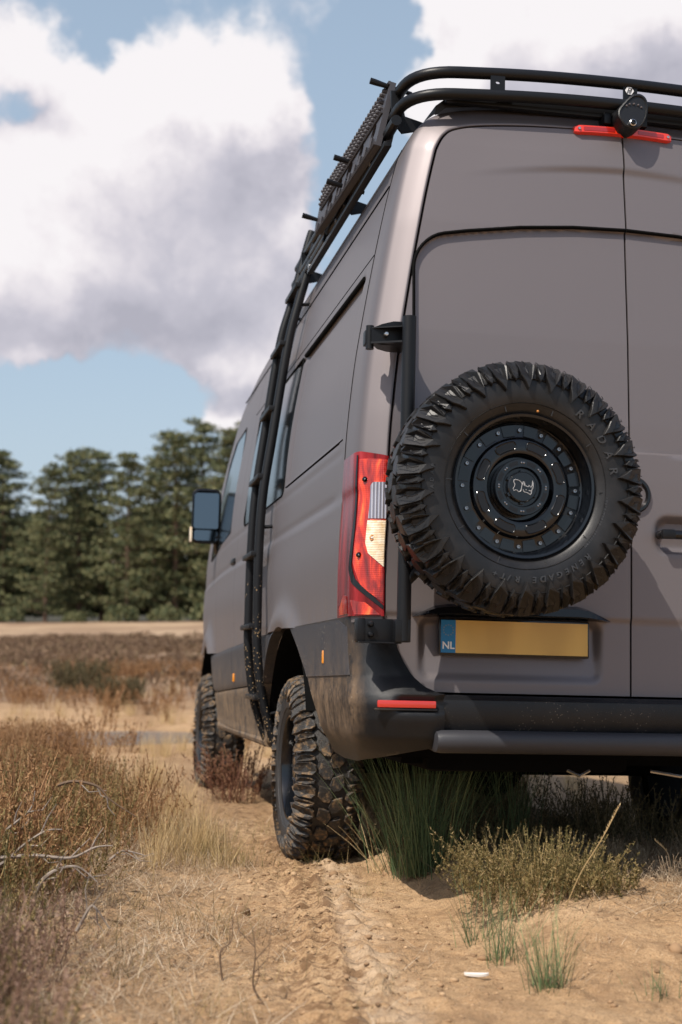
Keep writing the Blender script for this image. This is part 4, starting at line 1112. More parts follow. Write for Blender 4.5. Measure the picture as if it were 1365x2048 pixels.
for (u_, v_) in ((.02, .96), (.45, .55), (.50, .20), (.985, .40)):
    P = bfn(np.array([u_]), np.array([v_]))[0]; a = P + bn * -.08; c_ = P + bn * .085
    MB().tube([a, P, c_ - bn * .02, c_], [.008, .008, .012, .012], 10).obj('board_pin', BLACK, van)
for yy in (.33, 1.0, 1.5):
    MB().tube([(-.80, yy, 2.96), (-.86, yy, 2.76)], .009, 8).obj('board_bracket', BLACK, van)

# ================================================================== the heath
def fbm(x, y, oct_=4, seed=0.0):
    """cheap vectorised value noise"""
    x = np.asarray(x, float); y = np.asarray(y, float); r = np.zeros_like(x); a = 1.0; tot = 0
    for o in range(oct_):
        xi = np.floor(x).astype(np.int64); yi = np.floor(y).astype(np.int64); fx = x - xi; fy = y - yi; fx = fx * fx * (3 - 2 * fx); fy = fy * fy * (3 - 2 * fy)
        def h(i, j):
            n = (i * 374761393 + j * 668265263 + int(seed * 1013) + o * 7919) & 0xffffffff
            n = ((n ^ (n >> 13)) * 1274126177) & 0xffffffff; return ((n ^ (n >> 16)) & 0xffff) / 65535.0
        v = (h(xi, yi) * (1 - fx) + h(xi + 1, yi) * fx) * (1 - fy) + (h(xi, yi + 1) * (1 - fx) + h(xi + 1, yi + 1) * fx) * fy
        r += a * (v - .5); tot += a; a *= .5; x = x * 2.03 + 17.1; y = y * 2.03 + 9.7
    return r / tot * 2
VY = np.array([-0.19062, 0.98098]); VX = np.array([.98136, .18964])
def van_xy(x, y):
    dx = x - VO[0]; dy = y - VO[1]; return dx * VX[0] + dy * VX[1], dx * VY[0] + dy * VY[1]
def terrain(x, y, fine=True):
    x = np.asarray(x, float); y = np.asarray(y, float)
    xc = np.clip(x, -2.5, 4.0); yc = np.clip(y, -3, 14)
    base = GA * xc + GB * yc + GC
    w = sstep(y, 9, 17); z = base * (1 - w) + (-.33) * w
    z = z + .30 * sstep(y, 78, 112) + .55 * sstep(y, 108, 128) + 6.0 * sstep(y, 260, 700)
    z = z + .05 * fbm(x * .35, y * .35, 3, 1) * sstep(y, 6, 14) + .25 * fbm(x * .03, y * .03, 3, 2) * sstep(y, 40, 90)
    vx, vy = van_xy(x, y)
    # ruts under the wheels, crown between them, hummock on the left
    near = 1 - sstep(y, 9, 13)
    tk = vx + .86 + .13 * np.clip(1.4 - vy, 0, 4); lr = np.exp(-(tk / .20) ** 2); rr_ = np.exp(-((vx - .82) / .20) ** 2)
    z = z + near * .135 * np.exp(-(np.abs(vx - .12) / .66) ** 6) * sstep(vy, -1.25, -.35) * (1 - sstep(vy, 3.2, 5.0))
    z = z - near * (.012 * lr + .012 * rr_)
    z = z + near * .05 * sstep(-vx, 1.35, 2.3)
    # the mound the rushes grow on
    z = z + .02 * np.exp(-(((x - .45) / .30) ** 2 + ((y - 5.5) / .34) ** 2))
    # the pool
    z = z - .13 * np.exp(-(((x + 2.7) / 1.7) ** 2 + ((y - 16.2) / .95) ** 2) ** 2)
    if fine:
        nr = 1 - sstep(np.abs(y), 8, 14)
        z = z + nr * (.014 * fbm(x * 2.2, y * 2.2, 3, 3) + .010 * fbm(x * 9, y * 9, 3, 4) + .009 * fbm(x * 26, y * 26, 2, 5))
        # lug prints pressed in the rut behind the left wheel
        s = vy * 13.5; t = tk
        pr = np.sin(2 * PI * s + 2.2 * np.sign(t) * np.abs(t) * 14) ; col = np.cos(t * 2 * PI / .085)
        msk = np.exp(-(t / .125) ** 6) * (vy < 1.35) * nr * (.65 + .9 * fbm(x * 3, y * 3, 2, 8))
        z = z + np.clip(msk, 0, 1) * (.030 * np.clip(pr * 1.6, -1, 1) + .006 * col + .008 * fbm(x * 22, y * 22, 2, 9))
        z = z + np.exp(-(t / .20) ** 4) * nr * .010 * np.clip(fbm(x * 11, y * 34, 2, 14), -.25, .6)
        z = z + nr * .006 * np.clip(fbm(x * 20, y * 36, 2, 15), -.2, .7)
        # churned crumbs along the rut
        c = np.clip(fbm(x * 40, y * 40, 2, 12) - .12, 0, 1); z = z + .028 * c * np.exp(-((tk + .06) / .22) ** 2) * nr
    return z
def axis_pts(lo, a, b, hi, d, g):
    m = list(np.arange(a, b, d)); r = []; x = b; st = d
    while x < hi: r.append(x); x += st; st *= g
    r.append(hi); l = []; x = a - d; st = d
    while x > lo: l.append(x); x -= st; st *= g
    l.append(lo); return np.array(l[::-1] + m + r)
gx = axis_pts(-700, -1.3, 1.7, 700, .0115, 1.06); gy = axis_pts(-200, 3.1, 6.5, 1200, .0085, 1.04)
X, Y = np.meshgrid(gx, gy); Z = terrain(X, Y); nx, ny = len(gx), len(gy)
idx = np.arange(nx * ny).reshape(ny, nx); F = np.stack([idx[:-1, :-1], idx[:-1, 1:], idx[1:, 1:], idx[1:, :-1]], -1).reshape(-1, 4)
def sand_b(t, b):
    g = t.new('ShaderNodeNewGeometry').outputs['Position']; q = t.xyz(g)
    n = t.noise(g, 1.3, 5, .6); n2 = t.noise(g, 28, 5, .65); n3 = t.noise(g, .13, 4, .6); n4 = t.noise(g, 170, 3, .7)
    c = t.ramp(n, [(.30, (.36, .215, .11)), (.50, (.47, .30, .16)), (.72, (.57, .385, .225))])
    c = t.mix(t.math('MULTIPLY', t.ss(n2, .50, .68), .7), c, (.24, .145, .075))
    c = t.mix(t.math('MULTIPLY', t.ss(n4, .54, .66), .75), c, (.15, .09, .05))
    c = t.mix(t.math('MULTIPLY', t.ss(n4, .42, .32), .4), c, (.74, .60, .44))
    c = t.mix(t.math('MULTIPLY', t.ss(t.noise(g, 8, 6, .7), .50, .64), .55), c, (.27, .165, .09))
    # darker streaks along the left wheel track
    dx = t.math('SUBTRACT', q[0], float(VO[0])); dy = t.math('SUBTRACT', q[1], float(VO[1]))
    vx = t.math('ADD', t.math('MULTIPLY', dx, .98136), t.math('MULTIPLY', dy, .18964)); vy = t.math('ADD', t.math('MULTIPLY', dx, -.19062), t.math('MULTIPLY', dy, .98098))
    tk = t.math('ADD', t.math('ADD', vx, .86 + .04), t.math('MULTIPLY', t.math('MAXIMUM', t.math('SUBTRACT', 1.4, vy), 0.0), .13))
    tm = t.math('EXPONENT', t.math('MULTIPLY', t.math('POWER', t.math('ABSOLUTE', t.math('DIVIDE', tk, .17)), 2.0), -1.0))
    st = t.noise(t.vmath('MULTIPLY', g, (16, 46, 20)), 1.0, 4, .65)
    c = t.mix(t.math('MULTIPLY', tm, t.ss(st, .46, .60)), c, (.20, .115, .06))
    pale = t.math('MULTIPLY', t.ss(tk, .02, .10), t.ss(tk, .26, .16))
    c = t.mix(t.math('MULTIPLY', t.math('MULTIPLY', pale, t.math('MULTIPLY', t.ss(q[1], 8, 6), t.ss(t.noise(g, 11, 4, .6), .34, .60))), .38), c, (.72, .56, .40))
    # straw litter and greenish-brown growth outside the track
    lx = t.math('ADD', t.math('MULTIPLY', t.ss(q[0], -.25, -1.0), t.ss(q[1], 14, 9)), t.math('MULTIPLY', t.ss(q[0], .55, 1.1), t.ss(q[1], 4.2, 5.0)), clamp=True)
    c = t.mix(t.math('MULTIPLY', lx, t.ss(n2, .38, .62)), c, (.27, .18, .105))
    # far: brown heather field, pale dry-grass patches, bright sand bank in front of the trees
    far = t.ss(q[1], 18, 26)
    hf = t.ramp(n3, [(.38, (.17, .11, .075)), (.52, (.25, .165, .105)), (.62, (.34, .235, .145)), (.70, (.45, .32, .19))])
    c = t.mix(far, c, hf)
    yj = t.math('ADD', q[1], t.math('MULTIPLY', t.math('SUBTRACT', t.noise(g, .09, 4, .65), .5), 46))
    bank = t.math('MULTIPLY', t.ss(yj, 82, 90), t.ss(q[1], 132, 122))
    c = t.mix(bank, c, t.mix(t.ss(n3, .4, .6), (.27, .18, .115), (.40, .285, .185)))
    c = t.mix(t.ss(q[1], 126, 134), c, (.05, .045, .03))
    t.l.new(c, b.inputs['Base Color'])
    t.l.new(t.bump(t.math('ADD', t.noise(g, 90, 5, .7), t.math('MULTIPLY', n4, .5)), .8, .014), b.inputs['Normal'])
SAND = mat('heath_sand', (.5, .35, .2), .92, 0, sand_b, Specular_IOR_Level=.2)
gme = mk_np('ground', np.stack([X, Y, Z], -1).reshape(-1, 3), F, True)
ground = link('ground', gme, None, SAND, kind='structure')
# pool
def wat_b(t, b):
    o = t.new('ShaderNodeNewGeometry').outputs['Position']; t.l.new(t.bump(t.noise(o, 4, 3, .5), .05, .01), b.inputs['Normal'])
WATER = mat('pool_water', (.20, .175, .16), .16, 0, wat_b, Specular_IOR_Level=.9)
b = MB(); n = 48; b.add([(-2.7 + 2.0 * math.cos(2 * PI * k / n), 16.2 + 1.2 * math.sin(2 * PI * k / n), -.375) for k in range(n)], [tuple(range(n))]); b.obj('pool', WATER, None, kind='structure')

# ------------------------------------------------------------------ vegetation
def foliage(name, cols, rough=.7, trans=.25):
    def b_(t, b):
        g = t.new('ShaderNodeNewGeometry').outputs; r = g['Random Per Island']; n = t.noise(g['Position'], 3.0, 3, .6)
        c = t.ramp(t.math('ADD', t.math('MULTIPLY', r, .7), t.math('MULTIPLY', n, .3)), cols); t.l.new(c, b.inputs['Base Color'])
        if trans:
            tr = t.new('ShaderNodeBsdfTranslucent'); t.l.new(c, tr.inputs[0]); mx = t.new('ShaderNodeMixShader'); mx.inputs[0].default_value = trans
            t.l.new(b.outputs[0], mx.inputs[1]); t.l.new(tr.outputs[0], mx.inputs[2]); t.l.new(mx.outputs[0], t.n['Material Output'].inputs[0])
    return mat(name, (.1, .1, .05), rough, 0, b_, Specular_IOR_Level=.25)
HEATHER = foliage('heather_sprigs', [(.15, (.11, .050, .025)), (.4, (.23, .115, .05)), (.6, (.33, .18, .08)), (.8, (.40, .24, .12)), (.95, (.50, .33, .22))])
HEATHERG = foliage('green_heather_sprigs', [(.12, (.05, .045, .018)), (.40, (.15, .125, .045)), (.62, (.30, .22, .085)), (.9, (.50, .36, .19))])
PINKH = foliage('faded_heather_flowers', [(.15, (.10, .055, .035)), (.5, (.27, .165, .11)), (.85, (.46, .31, .24))])
STRAW = foliage('dry_grass', [(.15, (.36, .24, .11)), (.5, (.55, .39, .19)), (.85, (.70, .54, .31))])
LITTER = foliage('straw_litter', [(.15, (.16, .11, .07)), (.5, (.40, .29, .18)), (.85, (.66, .54, .40))])
RUSH = foliage('green_rushes', [(.1, (.05, .085, .04)), (.5, (.13, .19, .085)), (.8, (.26, .31, .14)), (.95, (.42, .36, .16))])
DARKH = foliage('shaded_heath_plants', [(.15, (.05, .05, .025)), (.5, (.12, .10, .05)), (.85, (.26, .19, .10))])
FARH = foliage('far_heather', [(.15, (.12, .075, .048)), (.5, (.19, .12, .075)), (.75, (.25, .165, .10)), (.95, (.15, .135, .06))])
TWIG = mat('grey_dead_wood', (.42, .35, .29), .8, 0, lambda t, b: t.l.new(t.ramp(t.noise(t.new('ShaderNodeTexCoord').outputs['Object'], 30, 4, .6), [(.3, (.13, .10, .08)), (.7, (.36, .30, .25))]), b.inputs['Base Color']))
BROWNT = mat('brown_twig', (.12, .075, .045), .8)

def blade_clump(n, h, spread, lean, w, seed, seg=3, droop=.3, hv=.35, r0=.03):
    """(V,3),(F,3) arrays of tapering curved blades"""
    r = np.random.RandomState(seed); V = []; F_ = []
    for k in range(n):
        a = r.uniform(0, 2 * PI); b0 = r.uniform(0, r0) ; l = lean * (r.uniform(.1, 1) ** .8); H_ = h * r.uniform(1 - hv, 1 + hv * .4)
        d = np.array([math.cos(a), math.sin(a)]); s = np.array([-d[1], d[0]]); tw = r.uniform(-1, 1); s = s * math.cos(tw) + d * math.sin(tw) * .7
        o = d * b0 + r.normal(0, spread, 2); base = len(V)
        for i in range(seg + 1):
            t = i / seg; off = l * H_ * (t + droop * t * t); z = H_ * (t - droop * .35 * t * t * l); ww = w * (1 - t) ** .7 if i < seg else 0
            c = np.array([o[0] + d[0] * off, o[1] + d[1] * off, z])
            if i < seg: V.append(c + np.array([s[0], s[1], 0]) * ww); V.append(c - np.array([s[0], s[1], 0]) * ww)
            else: V.append(c)
        for i in range(seg - 1):
            q = base + 2 * i; F_ += [(q, q + 1, q + 3), (q, q + 3, q + 2)]
        q = base + 2 * (seg - 1); F_.append((q, q + 1, q + 2))
    return np.array(V), np.array(F_)
def sprig_clump(n, h, rad, seed, leaves=22, lw=.004, stem=.0012, lean=.6):
    """heather: wiry stems clothed with tiny leaves"""
    r = np.random.RandomState(seed); V = []; F_ = []
    for k in range(n):
        a = r.uniform(0, 2 * PI); rr = rad * .5 * math.sqrt(r.uniform(0, 1)); H_ = h * r.uniform(.55, 1.1); l = lean * r.uniform(.1, 1) * (rr / (rad * .5) * .6 + .4)
        d = np.array([math.cos(a), math.sin(a), 0]); wob = r.uniform(0, 6.28); 
        def pt(t): return d * (rr + l * H_ * t + .02 * math.sin(wob + 5 * t)) + np.array([.012 * math.cos(wob + 7 * t), .012 * math.sin(wob * 2 + 6 * t), H_ * (t - .15 * l * t * t)])
        ps = [pt(t) for t in np.linspace(0, 1, 5)]; s = np.array([-d[1], d[0], 0])
        b0 = len(V)
        for i, p in enumerate(ps): V += [p + s * stem, p - s * stem]
        for i in range(4): q = b0 + 2 * i; F_ += [(q, q + 1, q + 3), (q, q + 3, q + 2)]
        for j in range(leaves):
            t = .22 + .80 * r.uniform(0, 1) ** .8; p = pt(min(t, 1.0)); v1 = r.normal(0, 1, 3); v1[2] = abs(v1[2]) + .3; v1 /= np.linalg.norm(v1); v2 = np.cross(v1, r.normal(0, 1, 3)); v2 /= np.linalg.norm(v2)
            L = lw * r.uniform(1.6, 4.2); q = len(V); V += [p - v2 * lw * .6, p + v2 * lw * .6, p + v1 * L]; F_.append((q, q + 1, q + 2))
    return np.array(V), np.array(F_)
def scatter(name, clumps, pts, m, scale=(.7, 1.2), seed=0, sink=.01, **kw):
    r = np.random.RandomState(seed); Vs = []; Fs = []; o = 0
    zs = terrain([p[0] for p in pts], [p[1] for p in pts])
    for (p, z) in zip(pts, zs):
        V, F_ = clumps[r.randint(len(clumps))]; a = r.uniform(0, 2 * PI); s = r.uniform(*scale) * (p[2] if len(p) > 2 else 1)
        c, sn = math.cos(a) * s, math.sin(a) * s
        W_ = np.empty_like(V); W_[:, 0] = V[:, 0] * c - V[:, 1] * sn + p[0]; W_[:, 1] = V[:, 0] * sn + V[:, 1] * c + p[1]; W_[:, 2] = V[:, 2] * s * r.uniform(.85, 1.15) + z - sink
        Vs.append(W_); Fs.append(F_ + o); o += len(V)
    me = mk_np(name, np.concatenate(Vs), np.concatenate(Fs)); return link(name, me, None, m, **kw)
def sample(n, x0, x1, y0, y1, dens, seed):
    r = np.random.RandomState(seed); o = []
    P = np.stack([r.uniform(x0, x1, n * 6), r.uniform(y0, y1, n * 6)], 1); w = dens(P[:, 0], P[:, 1]); k = r.uniform(0, 1, len(P)) < w
    return [tuple(p) for p in P[k][:n]]
def under_van(x, y):
    vx, vy = van_xy(x, y); return (np.abs(vx) < 1.12) & (vy > -.35) & (vy < 7.2)
def on_track(x, y):
    vx, vy = van_xy(x, y); return np.exp(-((vx + .80) / .30) ** 4) + np.exp(-((vx - .82) / .26) ** 4)

SPR = [sprig_clump(26, .30, .30, 100 + i, 26, .0042) for i in range(5)]
SPRG = [sprig_clump(30, .24, .28, 120 + i, 26, .0040) for i in range(4)]
SPRB = [sprig_clump(14, .34, .22, 140 + i, 34, .0046, .0014, .8) for i in range(4)]
GRS = [blade_clump(46, .26, .03, .55, .0012, 200 + i) for i in range(5)]
GRL = [blade_clump(34, .44, .04, .45, .0014, 220 + i, 4) for i in range(4)]
FINE = [blade_clump(20, .10, .05, .8, .0008, 240 + i) for i in range(4)]
LIT = [blade_clump(22, .035, .06, 4.0, .0012, 260 + i, 2, .1) for i in range(4)]

# left bank: a thick belt of heather and grass, thinning towards the wheel track
def bankd(x, y):
    # edge of the belt: x = -0.62 at y 3.2 ... -1.0 at y 6 ... -1.25 at y 9 ... -2.3 at y 13
    e = np.interp(y, [0, 2.6, 3.6, 4.6, 5.6, 6.6, 7.6, 9, 12, 14], [-.70, -.74, -.82, -.92, -.86, -.88, -1.08, -1.55, -2.6, -3.4])
    return sstep(e - x + .16 * fbm(x * 1.7, y * 1.7, 2, 20), -.10, .25) * (y < 14) * np.clip(.70 + .9 * fbm(x * 1.2, y * 1.2, 2, 21), 0, 1)
P1 = sample(950, -6.5, -.4, 4.3, 13.6, bankd, 1)
scatter('heather_cover', SPR, P1, HEATHER, (.75, 1.35), 2, kind='stuff')
P2 = sample(520, -5.0, -.50, 3.6, 8.5, bankd, 3)
scatter('heather_cover', SPRG, P2, HEATHERG, (.8, 1.25), 4, kind='stuff')
P3 = sample(420, -6.0, -.35, 4.6, 12.5, lambda x, y: bankd(x + .12, y), 5)
scatter('dry_grass', GRS, P3, STRAW, (.7, 1.35), 6, kind='stuff')
P3 = sample(330, -5.5, -.9, 6.0, 12.5, lambda x, y: bankd(x - .2, y), 7)
scatter('dry_grass', GRL, P3, HEATHER, (.7, 1.2), 8, kind='stuff')
# close to the lens, bottom left: faded flower sprigs, out of focus
P4 = sample(110, -1.35, -.28, 1.9, 3.9, lambda x, y: sstep(-.30 * y / 1.9 + .05 - x + .28 * (3.2 - y) * .35, -.05, .12), 9)
scatter('heather_flowers', SPRB, [p for p in P4 if p[0] < -.192 * p[1] - .02], PINKH, (.55, .85), 10, kind='stuff')
scatter('heather_cover', SPRG + SPR[:2], [(p[0] - .03, p[1] + .05) for p in P4[::2] if p[0] < -.19 * p[1] - .02], HEATHERG, (.6, .95), 30, kind='stuff')
# thin yellow grass beside the front wheel and on the left shoulder of the track
def shoulder(x, y):
    vx, vy = van_xy(x, y); return (.12 + .88 * sstep(y, 5.2, 6.0)) * np.exp(-((vx + 1.42 + .05 * np.clip(1.4 - vy, 0, 4)) / .20) ** 2) * (1 - under_van(x, y)) * np.clip(.5 + 1.2 * fbm(x * 2, y * 2, 2, 31), 0, 1)
scatter('dry_grass', GRS, sample(70, -1.9, -.2, 5.2, 10.5, shoulder, 11), STRAW, (.55, 1.1), 12, kind='stuff')
scatter('fine_grass', FINE, sample(230, -1.2, .1, 3.2, 7.2, lambda x, y: shoulder(x - .06, y) * .9 + .05, 13), HEATHERG, (.6, 1.3), 14, kind='stuff')
# litter
def litd(x, y):
    vx, vy = van_xy(x, y)
    return np.clip(sstep(-vx - .13 * np.clip(1.4 - vy, 0, 4), 1.04, 1.40) * (1 - sstep(y, 7.0, 8.5)) + .9 * sstep(x, .68, 1.0) * sstep(y, 3.9, 4.5) * (y < 6.2) + .06, 0, 1)
scatter('straw_litter', LIT, sample(2300, -2.2, 2.2, 2.6, 7.6, litd, 15), LITTER, (.5, 1.3), 16, .0, kind='stuff')
scatter('straw_litter', SPRG, sample(60, .65, 2.2, 4.1, 5.4, lambda x, y: .65 * sstep(x, .78, 1.1) * sstep(y, 4.1, 4.6), 17), LITTER, (.22, .42), 18, .0, kind='stuff')
# under the van
def und(x, y):
    vx, vy = van_xy(x, y); return ((np.abs(vx) < .58) & (vy > .55) & (vy < 5.5)).astype(float) * np.clip(.6 + fbm(x * 2, y * 2, 2, 41), 0, 1)
scatter('under_growth', SPRG + GRS[:2], sample(120, .0, 2.2, 5.0, 10, und, 19), DARKH, (.7, 1.1), 20, kind='stuff')
scatter('under_growth', SPRG + GRS[:2], [(rnd.uniform(.95, 2.0), rnd.uniform(5.6, 6.9), 1) for _ in range(34)], DARKH, (.6, 1.0), 21, kind='stuff')
# middle distance: dry grass round the pool and loose tufts, then the heather field
def midd(x, y): return np.clip(.35 + 1.1 * fbm(x * .5, y * .5, 3, 51), 0, 1) * (np.hypot((x + 2.7) / 1.9, (y - 16.2) / 1.2) > 1) * (1 - under_van(x, y))
scatter('dry_grass', GRS, sample(1100, -14, 8, 9, 27, midd, 23), STRAW, (.6, 1.1), 24, kind='stuff')
scatter('heather_cover', [sprig_clump(16, .30, .40, 300 + i, 14, .010, .003) for i in range(4)], sample(1000, -16, 10, 9.5, 34, lambda x, y: np.clip(.30 + 1.8 * fbm(x * .33, y * .33, 2, 71), 0, 1) * (midd(x, y) > .02) * (.35 + .65 * sstep(y, 16, 24)), 25), HEATHER, (.7, 1.4), 26, kind='stuff')
def mound(seed, n=150):
    r = np.random.RandomState(seed); V = []; F_ = []
    for k in range(n):
        a = r.uniform(0, 2 * PI); e = math.acos(r.uniform(0, 1)); p = np.array([math.cos(a) * math.sin(e), math.sin(a) * math.sin(e), math.cos(e) * .62]) * r.uniform(.72, 1.05)
        u = r.normal(0, 1, 3); u /= np.linalg.norm(u); w = r.normal(0, 1, 3); q = len(V); s = .11; V += [p + u * s, p + w * s * .6, p - u * s * .8 + np.array([0, 0, .1])]; F_.append((q, q + 1, q + 2))
    return np.array(V), np.array(F_)
MND = [mound(400 + i) for i in range(5)]
def fieldd(x, y): return np.clip(.55 + 1.3 * fbm(x * .09, y * .09, 3, 61), 0, 1)
scatter('heather_field', MND, sample(2700, -46, 30, 27, 96, lambda x, y: fieldd(x, y) * (1 - sstep(y + 16 * fbm(x * .12, y * .05, 3, 88), 76, 90)), 27), FARH, (.35, .75), 28, .1, kind='stuff')

# --- individual plants near the van
def plant(name, clump, m, x, y, label, cat, sc=1.0, rz=0.0, group=None, sink=.012):
    me = mk_np(name, clump[0], clump[1]); o = link(name, me, None, m, label=label, cat=cat, group=group)
    o.location = (x, y, float(terrain([x], [y])[0]) - sink); o.rotation_euler = (0, 0, rz); o.scale = (sc, sc, sc); return o
plant('rush_tuft', blade_clump(400, .56, .05, .52, .0019, 501, 5, .35, .45, .09), RUSH, .31, 5.38, 'tall green rush tuft growing under the rear bumper beside the left wheel', 'rush tuft')
plant('rush_tuft', blade_clump(130, .40, .04, .34, .0016, 502, 5, .3, .4, .06), RUSH, .70, 5.75, 'thinner dark rush tuft in the shade under the step bar', 'rush tuft')
plant('grass_clump', blade_clump(16, .34, .02, 1.1, .0014, 503, 4, .5, .4, .03), STRAW, .14, 5.62, 'pale dry grass stems leaning across the left rear tyre', 'grass')
hb1 = sprig_clump(360, .27, .50, 504, 56, .0036, .0011, .75)
plant('heather_bush', hb1, HEATHERG, .60, 4.50, 'low wiry heather bush on the sand behind the step bar', 'heather bush', .84)
plant('heather_bush', sprig_clump(130, .11, .28, 505, 46, .0034), HEATHERG, .80, 4.45, 'small flat heather bush at the right foot of the large one', 'heather bush')
plant('heather_bush', sprig_clump(90, .36, .34, 506, 40, .006, .002, .7), foliage('red_brown_heather', [(.2, (.12, .05, .035)), (.6, (.26, .13, .08)), (.9, (.36, .22, .12))]), -.66, 8.75, 'red-brown heather bush standing in front of the left front tyre', 'heather bush')
tufts = [(.403, 4.23, .21, 46, 'first sparse rush tuft on the sand, left of the three'), (.462, 3.98, .22, 60, 'middle rush tuft of the three on the bare sand'), (.54, 3.66, .25, 90, 'nearest and densest rush tuft on the bare sand'), (.80, 3.60, .085, 26, 'tiny green rush tuft by the right edge of the sand')]
for i, (x, y, h, n, lb) in enumerate(tufts): plant('rush_tuft', blade_clump(n, h, .022, .62, .0013, 520 + i, 4, .3, .5, .03), RUSH, x, y, lb, 'rush tuft')
plant('heather_bush', (MND[1][0] * 1.0, MND[1][1]) if False else sprig_clump(260, .62, 1.0, 531, 40, .012, .003, .5), DARKH, -4.75, 25.3, 'dark bush on the open heath, the left of two', 'heather bush')
plant('heather_bush', sprig_clump(200, .42, .7, 532, 40, .012, .003, .5), DARKH, -3.5, 21.8, 'smaller dark green bush just beyond the pool', 'heather bush')
def stalk(name, pts, r, label, cat, m=STRAW, ear=True):
    P = [Vector((x, y, float(terrain([x], [y])[0]) + h)) for x, y, h in pts]; b = MB(); b.tube(fillet(P, .05, 4), r, 5)
    if ear:
        e0, e1 = P[-2], P[-1]
        for k in range(26):
            t = .15 + .85 * k / 25; p = e0.lerp(e1, t); d = Vector((rnd.uniform(-1, 1), rnd.uniform(-1, 1), 1.4)).normalized(); q = p + d * .010; s = Vector((-.002, .0, 0)); b.add([p + s, p - s, q], [(0, 1, 2)])
    return b.obj(name, m, None, label=label, cat=cat)
stalk('grass_stalk', [(.68, 4.25, 0), (.73, 4.26, .10), (.80, 4.28, .19), (.86, 4.30, .29)], .0016, 'tall pale seed stalk leaning right over the heather bush', 'grass')
stalk('grass_stalk', [(1.17, 4.95, 0), (1.15, 4.9, .07), (1.09, 4.85, .125)], .0018, 'short curled dry stalk at the right edge behind the bush', 'grass')
stalk('grass_stalk', [(-2.2, 7.4, 0), (-2.1, 7.4, .40), (-1.98, 7.4, .64)], .0020, 'long thin seed stalk rising from the left bank', 'grass')
def branch(pts, r, label, m=TWIG, side=3, seed=0, nm='dead_branch', cat='branch'):
    r_ = random.Random(seed); P = [Vector((x, y, float(terrain([x], [y])[0]) + h)) for x, y, h in pts]
    P = [p + Vector((r_.uniform(-1, 1), r_.uniform(-1, 1), r_.uniform(-1, 1))) * .008 if 0 < i < len(P) - 1 else p for i, p in enumerate(P)]
    Q = [Vector(q) for q in catmull(np.array([tuple(p) for p in P]), 5)]; n = len(Q); b = MB(); b.tube(Q, [r * (1 - .75 * i / (n - 1)) for i in range(n)], 6)
    root = b.obj(nm, m, None, label=label, cat=cat)
    if 'dark-barked' in label: root.data.materials[0] = BROWNT
    for k in range(side):
        i = int(n * (.3 + .55 * k / max(side, 1))); p = Q[i]; d = (Q[min(i + 1, n - 1)] - Q[i - 1]).normalized(); s = d.cross(Vector((0, 1, 0))).normalized() * r_.choice((-1, 1)); L = r_.uniform(.05, .12)
        b = MB(); b.tube([p, p + (d + s * .8).normalized() * L * .5, p + (d + s * .5 + Vector((0, 0, .3))).normalized() * L], [r * .45, r * .3, r * .12], 5); b.obj('side_twig', m, root)
    return root
branch([(-1.20, 4.7, .12), (-1.149, 4.7, .178), (-1.099, 4.7, .223), (-1.05, 4.7, .286), (-1.033, 4.7, .34)], .008, 'forked bleached branch rising at the left edge', seed=1)
branch([(-1.13, 4.5, .09), (-1.083, 4.5, .135), (-1.019, 4.5, .175), (-.955, 4.5, .225), (-.90, 4.5, .245)], .008, 'bleached branch slanting up to the right below the forked one', seed=2)
branch([(-1.08, 4.4, .15), (-.964, 4.4, .170), (-.854, 4.4, .180), (-.768, 4.4, .225), (-.72, 4.4, .235)], .008, 'long nearly level bleached branch in the heather', seed=3)
branch([(-.945, 4.3, .06), (-.918, 4.3, .110), (-.872, 4.3, .145), (-.818, 4.3, .155), (-.749, 4.3, .135)], .008, 'arched bleached branch above a dark hollow', seed=4)
branch([(-1.08, 5.3, .33), (-1.02, 5.3, .345), (-.937, 5.3, .325), (-.87, 5.3, .28), (-.78, 5.3, .245)], .008, 'thin dark-barked branch lying over green heather', seed=5)
branch([(-.735, 3.9, .05), (-.705, 3.9, .115), (-.675, 3.9, .12), (-.643, 3.9, .07)], .006, 'curved pale twig low on the left bank', seed=6)
branch([(-.81, 4.9, .12), (-.76, 4.9, .15), (-.69, 4.9, .15)], .006, 'short pale branch beside the straw clump', seed=8)
branch([(-.199, 3.5, .0), (-.218, 3.5, .05), (-.219, 3.5, .12), (-.222, 3.5, .185)], .0038, 'upright dried twig with side shoots on the bare sand', BROWNT, 4, 9, 'dry_twig', 'twig')
branch([(-.312, 3.7, .0), (-.319, 3.7, .067), (-.285, 3.7, .101), (-.286, 3.7, .18)], .0030, 'thinner bent dried twig left of the upright one', BROWNT, 2, 10, 'dry_twig', 'twig')
b = MB(); pts = []
for k in range(14): a = 2 * PI * k / 14; pts.append((.034 * math.cos(a) * (1 + .08 * math.sin(3 * a)), .009 * math.sin(a) * (1 + .2 * math.cos(2 * a))))
b.prism(pts, lambda x, y, h: (x, y, h + .10 * abs(x)), 0, .006)
o = b.obj('bleached_chip', mat('bleached_chip', (.75, .70, .64), .7), None, label='small white chip lying on the sand left of the rush tufts', cat='wood chip'); o.location = (.366, 3.80, float(terrain([.366], [3.80])[0]) + .004); o.rotation_euler = (.05, .04, .1)
